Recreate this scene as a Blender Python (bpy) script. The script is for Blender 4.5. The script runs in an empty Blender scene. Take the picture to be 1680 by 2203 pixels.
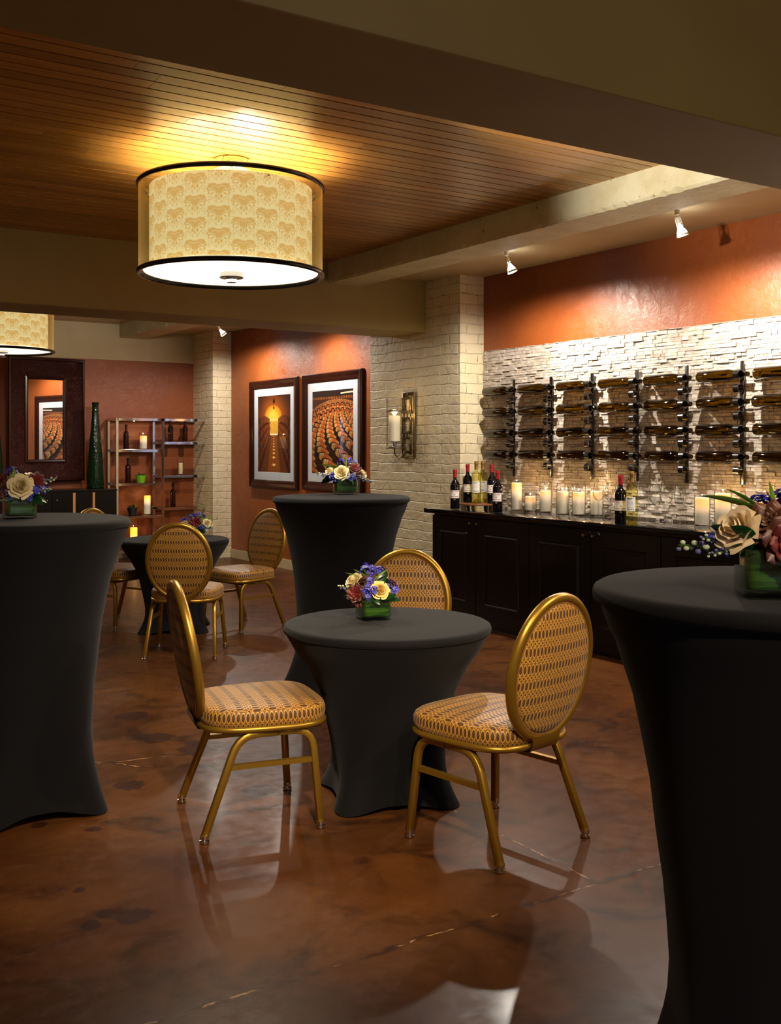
import bpy, bmesh, math, random
from mathutils import Vector, Matrix, Euler
random.seed(7)
PI = math.pi
scene = bpy.context.scene
COL = scene.collection

# ---------------------------------------------------------------- camera
cam_data = bpy.data.cameras.new('camera')
cam = bpy.data.objects.new('camera', cam_data)
COL.objects.link(cam)
cam.location = (0, 0, 1.46)
cam.rotation_euler = (PI / 2, 0, -math.radians(32.97))
cam_data.sensor_fit = 'HORIZONTAL'
cam_data.sensor_width = 36
cam_data.lens = 36 * 2262 / 1680
cam_data.shift_y = -(1101.5 - 958.7) / 1680
cam_data.clip_start = 0.02
scene.camera = cam

# ---------------------------------------------------------------- exposure, world, lights
vs = scene.view_settings
scene.display_settings.display_device = 'sRGB'
vs.view_transform = 'Standard'
vs.look = 'None'
vs.exposure = 0.0
vs.gamma = 1.0
vs.use_curve_mapping = False
try:
    scene.cycles.use_denoising = True
    scene.cycles.max_bounces = 12
    scene.cycles.transparent_max_bounces = 24
    scene.cycles.sample_clamp_indirect = 6
    scene.cycles.caustics_reflective = False
    scene.cycles.caustics_refractive = False
except Exception:
    pass
world = bpy.data.worlds.new('world')
scene.world = world
world.use_nodes = True
world.node_tree.nodes['Background'].inputs[0].default_value = (0.35, 0.45, 0.8, 1)
world.node_tree.nodes['Background'].inputs[1].default_value = 0.3


def light(name, kind, loc, energy, color, aim=None, size=0.05, spot=60, blend=0.5, sy=None):
    d = bpy.data.lights.new(name, kind)
    d.energy = energy
    d.color = color
    if kind == 'AREA':
        d.size = size
        if sy:
            d.shape = 'RECTANGLE'
            d.size_y = sy
    else:
        d.shadow_soft_size = size
    if kind == 'SPOT':
        d.spot_size = math.radians(spot)
        d.spot_blend = blend
    o = bpy.data.objects.new(name, d)
    COL.objects.link(o)
    o.location = loc
    if aim is not None:
        o.rotation_euler = (Vector(aim) - Vector(loc)).to_track_quat('-Z', 'Y').to_euler()
    return o


WARM = (1.0, 0.82, 0.55)
HAL = (1.0, 0.91, 0.80)
LAMP = (1.0, 0.89, 0.68)
COOL = (0.55, 0.65, 1.0)
# daylight through the window behind the camera
light('daylight', 'AREA', (0.55, -2.95, 1.6), 24, COOL, aim=(1.0, 3.0, 0.9), size=1.4, sy=1.5)
# halogen spots on the soffit that wash the right wall
SPOTS = [  # position of lamp face, aim point, watts
    ((5.09, 6.19, 2.765), (5.74, 5.78, 1.75), 82),
    ((5.09, 4.51, 2.765), (5.74, 4.25, 1.75), 80),
    ((5.09, 2.85, 2.765), (5.74, 2.70, 1.75), 60),
    ((5.12, 11.70, 2.765), (5.72, 11.32, 1.90), 46),
    ((5.12, 9.95, 2.765), (5.72, 9.85, 1.90), 44),
]
for i, (p, a, w) in enumerate(SPOTS):
    light('wall_spot_light', 'SPOT', p, w * 1.6, HAL, aim=a, size=0.018, spot=98, blend=1.0)
    light('wall_spill_light', 'SPOT', p, w * 1.8, HAL, aim=(p[0] + .1, p[1], 0), size=0.03, spot=172, blend=0.5)
# ceiling spots of the near bay aimed on the tables (fixtures out of the frame)
light('table_spot_light', 'SPOT', (0.9, 1.2, 2.72), 500, WARM, aim=(1.75, 3.6, 0.5), size=0.05, spot=52, blend=1.0)
light('table_spot_light', 'SPOT', (3.6, 1.2, 2.9), 240, WARM, aim=(2.6, 3.3, 0.5), size=0.05, spot=50, blend=1.0)
light('near_bay_lamp_light', 'AREA', (2.45, -0.2, 2.4), 26, WARM, aim=(2.45, -0.2, 0), size=0.9)
light('table_spot_light', 'SPOT', (0.75, -0.7, 2.95), 220, WARM, aim=(1.85, 1.35, 1.2), size=0.05, spot=42, blend=0.8)  # added spot to brighten the flowers on the right tall table
light('added_fill_light', 'SPOT', (1.9, 3.6, 2.52), 420, HAL, aim=(4.46, 4.0, 2.93), size=0.05, spot=42, blend=1.0)  # added fill hanging in mid-air, brightens the side of the concrete beam
light('added_fill_light', 'SPOT', (3.9, 9.0, 2.75), 190, HAL, aim=(3.4, 13.3, 2.35), size=0.05, spot=58, blend=1.0)  # added fill without a fixture, lifts the cream upper far wall
light('near_bay_glow_light', 'POINT', (2.2, -0.2, 2.62), 22, WARM, size=0.3)


# ---------------------------------------------------------------- material helpers
def lin(c):
    return c / 12.92 if c <= 0.04045 else ((c + 0.055) / 1.055) ** 2.4


def rgb(r, g, b):
    return (lin(r / 255), lin(g / 255), lin(b / 255), 1)


class S:
    """a socket with arithmetic"""
    def __init__(self, nt, s):
        self.nt, self.s = nt, s

    def _m(self, op, *a):
        n = self.nt.nodes.new('ShaderNodeMath')
        n.operation = op
        for i, x in enumerate((self,) + a):
            if isinstance(x, S):
                self.nt.links.new(x.s, n.inputs[i])
            else:
                n.inputs[i].default_value = x
        return S(self.nt, n.outputs[0])

    def __add__(self, o): return self._m('ADD', o)
    def __sub__(self, o): return self._m('SUBTRACT', o)
    def __mul__(self, o): return self._m('MULTIPLY', o)
    def __truediv__(self, o): return self._m('DIVIDE', o)
    def fract(self): return self._m('FRACT')
    def floor(self): return self._m('FLOOR')
    def abs(self): return self._m('ABSOLUTE')
    def sqrt(self): return self._m('SQRT')
    def cos(self): return self._m('COSINE')
    def sin(self): return self._m('SINE')
    def min(self, o): return self._m('MINIMUM', o)
    def max(self, o): return self._m('MAXIMUM', o)
    def lt(self, o): return self._m('LESS_THAN', o)
    def pow(self, o): return self._m('POWER', o)

    def ramp(self, a, b, c=0.0, d=1.0):
        n = self.nt.nodes.new('ShaderNodeMapRange')
        n.interpolation_type = 'SMOOTHSTEP'
        self.nt.links.new(self.s, n.inputs[0])
        for i, x in enumerate((a, b, c, d)):
            n.inputs[1 + i].default_value = x
        return S(self.nt, n.outputs[0])


class M:
    def __init__(self, name, base=(0.5, 0.5, 0.5, 1), rough=0.5, metal=0.0, **kw):
        self.m = bpy.data.materials.new(name)
        self.m.use_nodes = True
        self.nt = self.m.node_tree
        self.b = self.nt.nodes['Principled BSDF']
        self.out = self.nt.nodes['Material Output']
        self.set('Base Color', base)
        self.set('Roughness', rough)
        self.set('Metallic', metal)
        for k, v in kw.items():
            self.set(k.replace('_', ' '), v)

    def node(self, t, **kw):
        n = self.nt.nodes.new(t)
        for k, v in kw.items():
            setattr(n, k, v)
        return n

    def link(self, a, b):
        self.nt.links.new(a.s if isinstance(a, S) else a, b)

    def set(self, sock, v):
        i = self.b.inputs[sock]
        if isinstance(v, (S, bpy.types.NodeSocket)):
            self.link(v, i)
        else:
            i.default_value = v

    def xyz(self, kind='Position'):
        if kind == 'Position':
            o = self.node('ShaderNodeNewGeometry').outputs['Position']
        elif kind == 'UV':
            o = self.node('ShaderNodeUVMap').outputs[0]
        else:
            o = self.node('ShaderNodeTexCoord').outputs[kind]
        n = self.node('ShaderNodeSeparateXYZ')
        self.link(o, n.inputs[0])
        return [S(self.nt, q) for q in n.outputs], o

    def comb(self, x, y, z=0.0):
        n = self.node('ShaderNodeCombineXYZ')
        for i, v in enumerate((x, y, z)):
            if isinstance(v, S):
                self.link(v, n.inputs[i])
            else:
                n.inputs[i].default_value = v
        return n.outputs[0]

    def noise(self, vec, scale, detail=4, rough=0.55, dist=0.0, out='Fac'):
        n = self.node('ShaderNodeTexNoise')
        if vec is not None:
            self.link(vec, n.inputs['Vector'])
        n.inputs['Scale'].default_value = scale
        n.inputs['Detail'].default_value = detail
        n.inputs['Roughness'].default_value = rough
        n.inputs['Distortion'].default_value = dist
        o = n.outputs[0] if out == 'Fac' else n.outputs[1]
        return S(self.nt, o)

    def mix(self, fac, a, b):
        n = self.node('ShaderNodeMix', data_type='RGBA')
        for i, v in ((0, fac), (6, a), (7, b)):
            if isinstance(v, (S, bpy.types.NodeSocket)):
                self.link(v, n.inputs[i])
            else:
                n.inputs[i].default_value = v
        return n.outputs[2]

    def bump(self, h, strength=0.3, dist=0.01, normal=None):
        n = self.node('ShaderNodeBump')
        n.inputs['Strength'].default_value = strength
        n.inputs['Distance'].default_value = dist
        self.link(h, n.inputs['Height'])
        if normal is not None:
            self.link(normal, n.inputs['Normal'])
        self.link(n.outputs[0], self.b.inputs['Normal'])
        return n.outputs[0]

    def attr(self, name='Col'):
        return self.node('ShaderNodeVertexColor', layer_name=name).outputs[0]

    def emit(self, col, strength):
        self.set('Emission Color', col)
        self.set('Emission Strength', strength)
        return self

    def clear(self, tint=(1, 1, 1, 1), rough=0.02, ior=1.45, gain=1.0, edge=None):
        """thin clear pane: see-through with mirror reflections growing at grazing angles"""
        t = self.node('ShaderNodeBsdfTransparent')
        t.inputs[0].default_value = tint
        g = self.node('ShaderNodeBsdfGlossy')
        g.inputs['Roughness'].default_value = rough
        f = self.node('ShaderNodeLayerWeight')
        f.inputs[0].default_value = 0.5
        if edge:
            self.link(self.mix(S(self.nt, f.outputs['Facing']).ramp(0.35, 0.9), tint, edge), t.inputs[0])
        fac = (S(self.nt, f.outputs['Facing']).pow(4.0) * 0.9 + 0.04) * gain
        x = self.node('ShaderNodeMixShader')
        self.link(fac.min(1.0), x.inputs[0])
        self.link(t.outputs[0], x.inputs[1])
        self.link(g.outputs[0], x.inputs[2])
        self.link(x.outputs[0], self.out.inputs[0])
        return self


# ---------------------------------------------------------------- mesh helpers
def rotm(ax, ang):
    return Matrix.Rotation(ang, 4, ax)


class MB:
    def __init__(self):
        self.v, self.f, self.mi, self.uv, self.col = [], [], [], [], []

    def add(self, verts, faces, mat=0, uvs=None, col=None, M4=None):
        o = len(self.v)
        if M4 is not None:
            verts = [M4 @ Vector(p) for p in verts]
        self.v += [tuple(p) for p in verts]
        for k, f in enumerate(faces):
            self.f.append([o + i for i in f])
            self.mi.append(mat)
            self.uv.append(uvs[k] if uvs else None)
            self.col.append(col if not isinstance(col, list) else col[k])
        return self

    def box(self, c, s, mat=0, col=None, M4=None):
        x, y, z = [q / 2 for q in s]
        vs_ = [(c[0] + i * x, c[1] + j * y, c[2] + k * z) for i in (-1, 1) for j in (-1, 1) for k in (-1, 1)]
        fs = [(0, 1, 3, 2), (4, 6, 7, 5), (0, 4, 5, 1), (2, 3, 7, 6), (0, 2, 6, 4), (1, 5, 7, 3)]
        ax = [(1, 2), (1, 2), (0, 2), (0, 2), (0, 1), (0, 1)]
        uvs = [[(vs_[i][a], vs_[i][b]) for i in f] for f, (a, b) in zip(fs, ax)]
        return self.add(vs_, fs, mat, uvs, col, M4)

    def box2(self, a, b, mat=0, col=None, M4=None):
        return self.box([(p + q) / 2 for p, q in zip(a, b)], [abs(q - p) for p, q in zip(a, b)], mat, col, M4)

    def lathe(self, prof, seg=32, c=(0, 0, 0), mat=0, col=None, M4=None, a0=0.0, a1=2 * PI, mats=None):
        full = abs(a1 - a0 - 2 * PI) < 1e-6
        n = seg if full else seg + 1
        vs_ = []
        for r, z in prof:
            for i in range(n):
                a = a0 + (a1 - a0) * i / seg
                vs_.append((c[0] + r * math.cos(a), c[1] + r * math.sin(a), c[2] + z))
        for k in range(len(prof) - 1):
            fs, uvs = [], []
            for i in range(seg):
                j = (i + 1) % n
                if prof[k][0] < 1e-6 and prof[k + 1][0] < 1e-6:
                    continue
                q = [k * n + i, k * n + j, (k + 1) * n + j, (k + 1) * n + i]
                u = [(i / seg, prof[k][1]), ((i + 1) / seg, prof[k][1]), ((i + 1) / seg, prof[k + 1][1]), (i / seg, prof[k + 1][1])]
                if prof[k][0] < 1e-6:
                    q, u = q[1:] if False else [q[0], q[2], q[3]], [u[0], u[2], u[3]]
                elif prof[k + 1][0] < 1e-6:
                    q, u = [q[0], q[1], q[2]], u[:3]
                fs.append(q)
                uvs.append(u)
            o = len(self.v)
            for q, u in zip(fs, uvs):
                self.f.append([o + i for i in q])
                self.mi.append(mats[k] if mats else mat)
                self.uv.append(u)
                self.col.append(col)
        self.v += [tuple((M4 @ Vector(p)) if M4 is not None else p) for p in vs_]
        return self

    def cyl(self, c, r, h, seg=24, mat=0, col=None, M4=None):
        return self.lathe([(0, 0), (r, 0), (r, h), (0, h)], seg, c, mat, col, M4)

    def tube(self, path, r, seg=8, closed=False, mat=0, col=None, M4=None, flat=1.0, caps=True, up=None):
        pts = [Vector(p) for p in path]
        n = len(pts)
        rr = r if isinstance(r, (list, tuple)) else [r] * n
        tang = []
        for i in range(n):
            a = pts[(i - 1) % n] if (closed or i > 0) else pts[i]
            b = pts[(i + 1) % n] if (closed or i < n - 1) else pts[i]
            t = (b - a)
            tang.append(t.normalized() if t.length > 1e-9 else Vector((0, 0, 1)))
        u = Vector(up) if up else (Vector((0, 0, 1)) if abs(tang[0].z) < 0.9 else Vector((1, 0, 0)))
        vs_ = []
        for i in range(n):
            t = tang[i]
            u = (u - t * u.dot(t))
            u = u.normalized() if u.length > 1e-6 else t.orthogonal().normalized()
            w = t.cross(u)
            for k in range(seg):
                a = 2 * PI * (k + 0.5) / seg
                vs_.append(pts[i] + (u * math.cos(a) * flat + w * math.sin(a)) * rr[i])
        fs = []
        for i in range(n if closed else n - 1):
            j = (i + 1) % n
            for k in range(seg):
                l = (k + 1) % seg
                fs.append((i * seg + k, i * seg + l, j * seg + l, j * seg + k))
        if not closed and caps:
            fs.append(tuple(range(seg))[::-1])
            fs.append(tuple((n - 1) * seg + k for k in range(seg)))
        return self.add(vs_, fs, mat, None, col, M4)

    def grid(self, pts, mat=0, uvs=None, col=None, M4=None, closed=False):
        nr, nc = len(pts), len(pts[0])
        vs_ = [p for row in pts for p in row]
        fs, us = [], []
        for i in range(nr - 1):
            for j in range(nc if closed else nc - 1):
                k = (j + 1) % nc
                fs.append((i * nc + j, i * nc + k, (i + 1) * nc + k, (i + 1) * nc + j))
                if uvs:
                    us.append([uvs[i][j], uvs[i][j + 1], uvs[i + 1][j + 1], uvs[i + 1][j]])
        return self.add(vs_, fs, mat, us if uvs else None, col, M4)

    def ball(self, c, r, seg=10, rings=6, mat=0, col=None, M4=None, sc=(1, 1, 1)):
        prof = [(r * math.sin(PI * i / rings), -r * math.cos(PI * i / rings)) for i in range(rings + 1)]
        prof[0] = (0, -r)
        prof[-1] = (0, r)
        T = Matrix.Translation(c) @ Matrix.Diagonal((sc[0], sc[1], sc[2], 1))
        return self.lathe(prof, seg, (0, 0, 0), mat, col, (M4 @ T) if M4 is not None else T)

    def mesh(self, name, mats, smooth=True, angle=35, bevel=0.0, bseg=2):
        me = bpy.data.meshes.new(name)
        me.from_pydata(self.v, [], self.f)
        for m in (mats if isinstance(mats, (list, tuple)) else [mats]):
            me.materials.append(m.m if isinstance(m, M) else m)
        me.polygons.foreach_set('material_index', self.mi)
        if any(u is not None for u in self.uv):
            L = me.uv_layers.new(name='UVMap')
            i = 0
            for f, u in zip(self.f, self.uv):
                for k in range(len(f)):
                    L.data[i].uv = u[k] if u else (0, 0)
                    i += 1
        if any(c is not None for c in self.col):
            L = me.color_attributes.new('Col', 'FLOAT_COLOR', 'CORNER')
            i = 0
            for f, c in zip(self.f, self.col):
                for k in range(len(f)):
                    L.data[i].color = (tuple(c) + (1,))[:4] if c is not None else (1, 1, 1, 1)
                    i += 1
        bm = bmesh.new()
        bm.from_mesh(me)
        if bevel > 0:
            bmesh.ops.remove_doubles(bm, verts=bm.verts, dist=1e-6)
            es = [e for e in bm.edges if len(e.link_faces) == 2 and e.calc_face_angle(0) > math.radians(40)]
            bmesh.ops.bevel(bm, geom=es, offset=bevel, segments=bseg, profile=0.5, affect='EDGES', clamp_overlap=True)
        bmesh.ops.recalc_face_normals(bm, faces=bm.faces)
        for f in bm.faces:
            f.smooth = smooth
        if smooth:
            for e in bm.edges:
                e.smooth = not (len(e.link_faces) == 2 and e.calc_face_angle(0) > math.radians(angle))
        bm.to_mesh(me)
        bm.free()
        return me

    def build(self, name, mats, parent=None, **kw):
        return obj(name, self.mesh(name, mats, **kw), parent)


def obj(name, me, parent=None, M4=None):
    o = bpy.data.objects.new(name, me)
    COL.objects.link(o)
    if parent is not None:
        o.parent = parent
    if M4 is not None:
        o.matrix_local = M4
    return o


def tag(o, label=None, cat=None, group=None, kind=None):
    if label:
        o['label'] = label
    if cat:
        o['category'] = cat
    if group:
        o['group'] = group
    if kind:
        o['kind'] = kind
    return o


def thing(name, label, cat, loc=(0, 0, 0), rz=0.0, group=None):
    o = bpy.data.objects.new(name, None)
    o.empty_display_size = 0.1
    COL.objects.link(o)
    o.location = loc
    o.rotation_euler = (0, 0, rz)
    return tag(o, label, cat, group)


def struct(name, mb, mats, parent=None, **kw):
    o = mb.build(name, mats, parent, **kw)
    if parent is None:
        o['kind'] = 'structure'
    return o


def dup(root, loc=None, rz=None, label=None, group=None):
    kids = {}
    for c in bpy.data.objects:
        if c.parent is not None:
            kids.setdefault(c.parent.name, []).append(c)

    def cp(o, par):
        n = o.copy()
        COL.objects.link(n)
        if par is not None:
            n.parent = par
        for k in kids.get(o.name, []):
            cp(k, n)
        return n
    r = cp(root, None)
    if loc is not None:
        r.location = loc
    if rz is not None:
        r.rotation_euler = (0, 0, rz)
    if label:
        r['label'] = label
    if group:
        r['group'] = group
    return r


# ---------------------------------------------------------------- materials
def stucco(name, c1, c2, rough=0.42):
    m = M(name, rough=rough)
    (x, y, z), p = m.xyz()
    warp = m.noise(p, 1.6, 3, out='Color')
    mp = m.node('ShaderNodeVectorMath', operation='MULTIPLY_ADD')
    m.link(warp, mp.inputs[0])
    mp.inputs[1].default_value = (1.6, 1.6, 1.6)
    m.link(p, mp.inputs[2])
    n1 = m.noise(mp.outputs[0], 9, 8, 0.68, 0.9)
    n2 = m.noise(p, 45, 4, 0.6)
    n3 = m.noise(p, 0.9, 3)
    m.set('Base Color', m.mix(n3.ramp(0.3, 0.7), c1, c2))
    m.bump(n1 * 0.6 + n2 * 0.28 + m.noise(p, 120, 3) * 0.12, 0.42, 0.016)
    m.set('Roughness', n1.ramp(0.3, 0.7, rough - 0.1, rough + 0.15))
    return m


terracotta = stucco('terracotta_plaster', rgb(148, 76, 28), rgb(130, 64, 24))

cream = M('cream_paint', rough=0.7)
(_x, _y, _z), _p = cream.xyz()
cream.set('Base Color', cream.mix(cream.noise(_p, 2, 3).ramp(.3, .7), rgb(190, 174, 136), rgb(180, 162, 122)))
cream.bump(cream.noise(_p, 60, 3), 0.12, 0.004)

beam_paint = M('beam_paint', rough=0.55)
(_x, _y, _z), _p = beam_paint.xyz()
beam_paint.set('Base Color', beam_paint.mix(beam_paint.noise(_p, 1.5, 3).ramp(.3, .7), rgb(160, 142, 84), rgb(150, 132, 76)))
beam_paint.bump(beam_paint.noise(_p, 35, 3), 0.08, 0.004)

concrete = M('white_painted_concrete', rough=0.6)
(_x, _y, _z), _p = concrete.xyz()
_pit = concrete.noise(_p, 22, 5, 0.65).ramp(0.66, 0.72)
_big = concrete.noise(_p, 5, 6, 0.6)
concrete.set('Base Color', concrete.mix(_pit, concrete.mix(_big.ramp(.3, .7), rgb(206, 200, 168), rgb(190, 180, 140)), rgb(92, 80, 62)))
concrete.bump(_big * 0.8 - _pit * 0.7 + concrete.noise(_p, 40, 4) * 0.2, 0.6, 0.015)

brick = M('painted_brick', rough=0.55)
(_u, _v, _w), _uv = brick.xyz('UV')
_ws = brick.noise(_uv, 3.0, 4, out='Color')
_mp = brick.node('ShaderNodeVectorMath', operation='MULTIPLY_ADD')
brick.link(_ws, _mp.inputs[0])
_mp.inputs[1].default_value = (0.06, 0.05, 0.05)
brick.link(_uv, _mp.inputs[2])
_bt = brick.node('ShaderNodeTexBrick')
brick.link(_mp.outputs[0], _bt.inputs['Vector'])
_bt.inputs['Scale'].default_value = 1.0
_bt.inputs['Brick Width'].default_value = 0.26
_bt.inputs['Row Height'].default_value = 0.088
_bt.inputs['Mortar Size'].default_value = 0.007
_bt.inputs['Mortar Smooth'].default_value = 0.9
_bt.offset = 0.5
_mort = S(brick.nt, _bt.outputs['Fac'])
_crk = brick.noise(_uv, 16, 5, 0.7)
_hole = (_crk.ramp(0.585, 0.64) * _mort.ramp(0.45, 0.95)).max(brick.noise(_uv, 9, 5, 0.75).ramp(0.70, 0.735))
brick.set('Base Color', brick.mix(_hole, brick.mix(brick.noise(_uv, 4, 4).ramp(.3, .7), rgb(234, 222, 188), rgb(220, 206, 168)), rgb(80, 66, 46)))
brick.bump(_mort * -0.55 + brick.noise(_uv, 17, 5) * 0.9 - _hole * 1.4, 0.9, 0.011)

stone = M('split_face_travertine', rough=0.75)
(_x, _y, _z), _p = stone.xyz()
_n = stone.noise(_p, 28, 5, 0.65)
_cn = stone.node('ShaderNodeMix', data_type='RGBA', blend_type='MULTIPLY')
_cn.inputs[0].default_value = 1
stone.link(stone.attr(), _cn.inputs[6])
stone.link(stone.mix(_n.ramp(.3, .7), (0.72, 0.66, 0.58, 1), (1, 1, 1, 1)), _cn.inputs[7])
stone.set('Base Color', _cn.outputs[2])
stone.bump(_n + stone.noise(_p, 110, 3) * 0.3, 0.9, 0.008)

pine = M('pine_boards', rough=0.32)
(_u, _v, _w), _uv = pine.xyz('UV')
_st = pine.comb(_u * 1.6, _v * 22.0)
_gr = pine.noise(_st, 2.6, 5, 0.6, 0.8)
_kn = pine.node('ShaderNodeTexVoronoi')
pine.link(pine.comb(_u * 3.4, _v * 10.0), _kn.inputs['Vector'])
_kn.inputs['Scale'].default_value = 1.0
_kd = S(pine.nt, _kn.outputs['Distance'])
_knot = _kd.ramp(0.06, 0.17, 1, 0)
_pc = pine.node('ShaderNodeMix', data_type='RGBA', blend_type='MULTIPLY')
_pc.inputs[0].default_value = 1
pine.link(pine.mix(_knot, pine.mix(_gr.ramp(.35, .7), rgb(208, 158, 82), rgb(172, 116, 46)), rgb(78, 42, 14)), _pc.inputs[6])
pine.link(pine.attr(), _pc.inputs[7])
pine.set('Base Color', _pc.outputs[2])
pine.bump(_gr, 0.12, 0.002)

groove = M('groove_dark', rgb(24, 12, 5), 0.9)

# stained concrete floor with joints, cracks and spots
floor_m = M('stained_concrete', rough=0.2)
(_x, _y, _z), _p = floor_m.xyz()
_n1 = floor_m.noise(_p, 0.8, 6, 0.6, 0.8)
_n2 = floor_m.noise(_p, 2.8, 6, 0.65, 1.0)
_n3 = floor_m.noise(_p, 14, 5, 0.7)
_n4 = floor_m.noise(_p, 90, 3, 0.6)
_c = floor_m.mix(_n1.ramp(.34, .66), rgb(66, 35, 17), rgb(90, 53, 23))
_c = floor_m.mix(_n2.ramp(.45, .75), _c, rgb(38, 20, 11))
_c = floor_m.mix(_n3.ramp(.52, .8) * 0.5, _c, rgb(98, 58, 34))
_c = floor_m.mix(_n4.ramp(.55, .85) * 0.3, _c, rgb(48, 24, 14))


def seg_d(x0, y0, x1, y1):
    dx, dy = x1 - x0, y1 - y0
    L2 = dx * dx + dy * dy
    w = floor_m.noise(_p, 5, 4, out='Fac') * 0.10 - 0.05
    t = ((_x - x0) * dx + (_y - y0) * dy) / L2
    t = t.max(0.0).min(1.0)
    ax = (_x - x0) - t * dx + w
    ay = (_y - y0) - t * dy + w
    return (ax * ax + ay * ay).sqrt()


_cr = None
for a in [(0.6, 2.56, 3.6, 2.57), (2.49, 2.58, 2.52, 4.6), (1.5, 4.78, 2.45, 4.6), (1.3, 5.0, 1.7, 4.6)]:
    d_ = seg_d(*a)
    _cr = d_ if _cr is None else _cr.min(d_)
_brk = floor_m.noise(_p, 6, 4, 0.7).ramp(0.40, 0.62)
_dark = _cr.ramp(0.004, 0.022, 1, 0) * _brk
_c = floor_m.mix(_dark * 0.8, _c, rgb(32, 18, 12))
_c = floor_m.mix(_cr.ramp(0.001, 0.006, 1, 0) * (_brk * -1.0 + 1.0) * 0.8, _c, rgb(196, 150, 104))
_sp = None
for sx, sy, sr in [(1.105, 3.176, .062), (1.04, 3.235, .035), (0.977, 3.183, .035), (1.069, 4.129, .035), (1.228, 3.973, .03), (1.021, 3.454, .022),
                   (1.92, 5.52, .10), (1.87, 5.05, .10), (1.52, 4.4, .07), (1.96, 4.04, .08), (2.02, 4.75, .14)]:
    d_ = (((_x - sx) * (_x - sx) + (_y - sy) * (_y - sy)).sqrt() / sr)
    _sp = d_ if _sp is None else _sp.min(d_)
_sp = (_sp + floor_m.noise(_p, 22, 3) * 1.1 - 0.55).ramp(0.85, 1.0, 1, 0)
_c = floor_m.mix(_sp * 0.75, _c, rgb(40, 22, 22))
floor_m.set('Base Color', _c)
floor_m.set('Roughness', _n3.ramp(.3, .8, 0.30, 0.46))
floor_m.set('Specular IOR Level', 0.11)
floor_m.set('Coat Weight', 0.04)
floor_m.set('Coat Roughness', 0.14)
floor_m.bump(_n3 * 0.5 + _n4 * 0.2 - _dark * 0.6, 0.10, 0.006)

spandex = M('black_spandex', rgb(18, 17, 20), 0.85, Specular_IOR_Level=0.12)
spandex.set('Sheen Weight', 0.05)
spandex.set('Sheen Roughness', 0.5)
(_x, _y, _z), _p = spandex.xyz('Object')
spandex.bump(spandex.noise(_p, 500, 2), 0.15, 0.0008)

gold = M('gold_painted_metal', rgb(164, 126, 44), 0.34, 0.75)
chrome = M('chrome', (0.75, 0.74, 0.72, 1), 0.07, 1.0)
steel = M('brushed_steel', (0.42, 0.41, 0.40, 1), 0.28, 1.0)
rack_steel = M('dark_rack_steel', (0.13, 0.125, 0.12, 1), 0.24, 1.0)
white_enamel = M('white_enamel', rgb(196, 186, 164), 0.4)


def brocade(name):
    m = M(name, rough=0.55)
    (u, v, w), uv = m.xyz('UV')
    a = (u / 0.0178).fract() - 0.5
    t = (v / 0.060).fract()
    b1 = (t - 0.36).abs() / 0.30
    e1 = ((a / 0.40) * (a / 0.40) + b1 * b1).sqrt()
    b2 = (t - 0.86).abs() / 0.105
    e2 = ((a / 0.34) * (a / 0.34) + b2 * b2).sqrt()
    fill = e1.ramp(0.80, 0.92, 1, 0).max(e2.ramp(0.5, 0.66, 1, 0))
    line = (e1 - 1.0).abs().ramp(0.06, 0.22, 1, 0).max((e2 - 1.0).abs().ramp(0.1, 0.34, 1, 0))
    c = m.mix(line, rgb(130, 82, 24), rgb(200, 152, 62))
    c = m.mix(fill, c, rgb(78, 42, 9))
    m.set('Base Color', c)
    m.set('Roughness', line.ramp(0, 1, 0.62, 0.36))
    m.set('Sheen Weight', 0.1)
    m.bump(line * 0.6 - fill * 0.3, 0.25, 0.001)
    return m


fabric = brocade('gold_brocade')

black_lacquer = M('black_lacquer', rgb(10, 8, 8), 0.22, Specular_IOR_Level=0.4)
black_lacquer.bump(black_lacquer.noise(black_lacquer.xyz('Object')[1], 14, 3), 0.05, 0.003)
granite = M('black_granite', rough=0.06)
_p = granite.xyz('Object')[1]
granite.set('Base Color', granite.mix(granite.noise(_p, 160, 3, 0.7).ramp(.6, .75), rgb(12, 12, 14), rgb(52, 48, 46)))
strip_wood = M('light_wood_strip', rough=0.45)
_p = strip_wood.xyz('Object')[1]
strip_wood.set('Base Color', strip_wood.mix(strip_wood.noise(_p, 30, 3), rgb(206, 150, 88), rgb(170, 112, 58)))

mahogany = M('dark_mahogany', rough=0.22)
_p = mahogany.xyz('Object')[1]
mahogany.set('Base Color', mahogany.mix(mahogany.noise(_p, 12, 4, .6, 1.0), rgb(52, 20, 10), rgb(26, 10, 6)))
mahogany.bump(mahogany.noise(_p, 26, 3), 0.1, 0.004)
leather = M('embossed_leather', rough=0.27)
_p = leather.xyz('Object')[1]
leather.set('Base Color', leather.mix(leather.noise(_p, 9, 4, .6, 1.0), rgb(74, 24, 16), rgb(36, 12, 10)))
leather.set('Roughness', 0.2)
leather.bump(leather.noise(_p, 26, 4, .6, 2.5), 1.0, 0.03)
mat_board = M('silver_mat_board', rgb(196, 200, 206), 0.45)
print_m = M('art_print', rough=0.35)
print_m.set('Base Color', print_m.attr())
mirror_m = M('mirror_glass', (0.9, 0.9, 0.9, 1), 0.01, 1.0)
glass = M('clear_glass').clear(rough=0.02, edge=(0.62, 0.66, 0.62, 1))
pane_glass = M('picture_glass').clear(rough=0.03, gain=0.45)
vase_glass = M('vase_glass').clear((0.93, 0.97, 0.92, 1), 0.02, gain=1.3, edge=(0.74, 0.84, 0.74, 1))
bottle_glass = M('amber_bottle_glass').clear((0.27, 0.18, 0.018, 1), 0.04, 1.5, gain=0.9, edge=(0.02, 0.011, 0.002, 1))
white_wine_glass = M('pale_green_bottle_glass').clear((0.90, 0.86, 0.50, 1), 0.03, 1.5, gain=1.0, edge=(0.42, 0.42, 0.16, 1))
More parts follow.
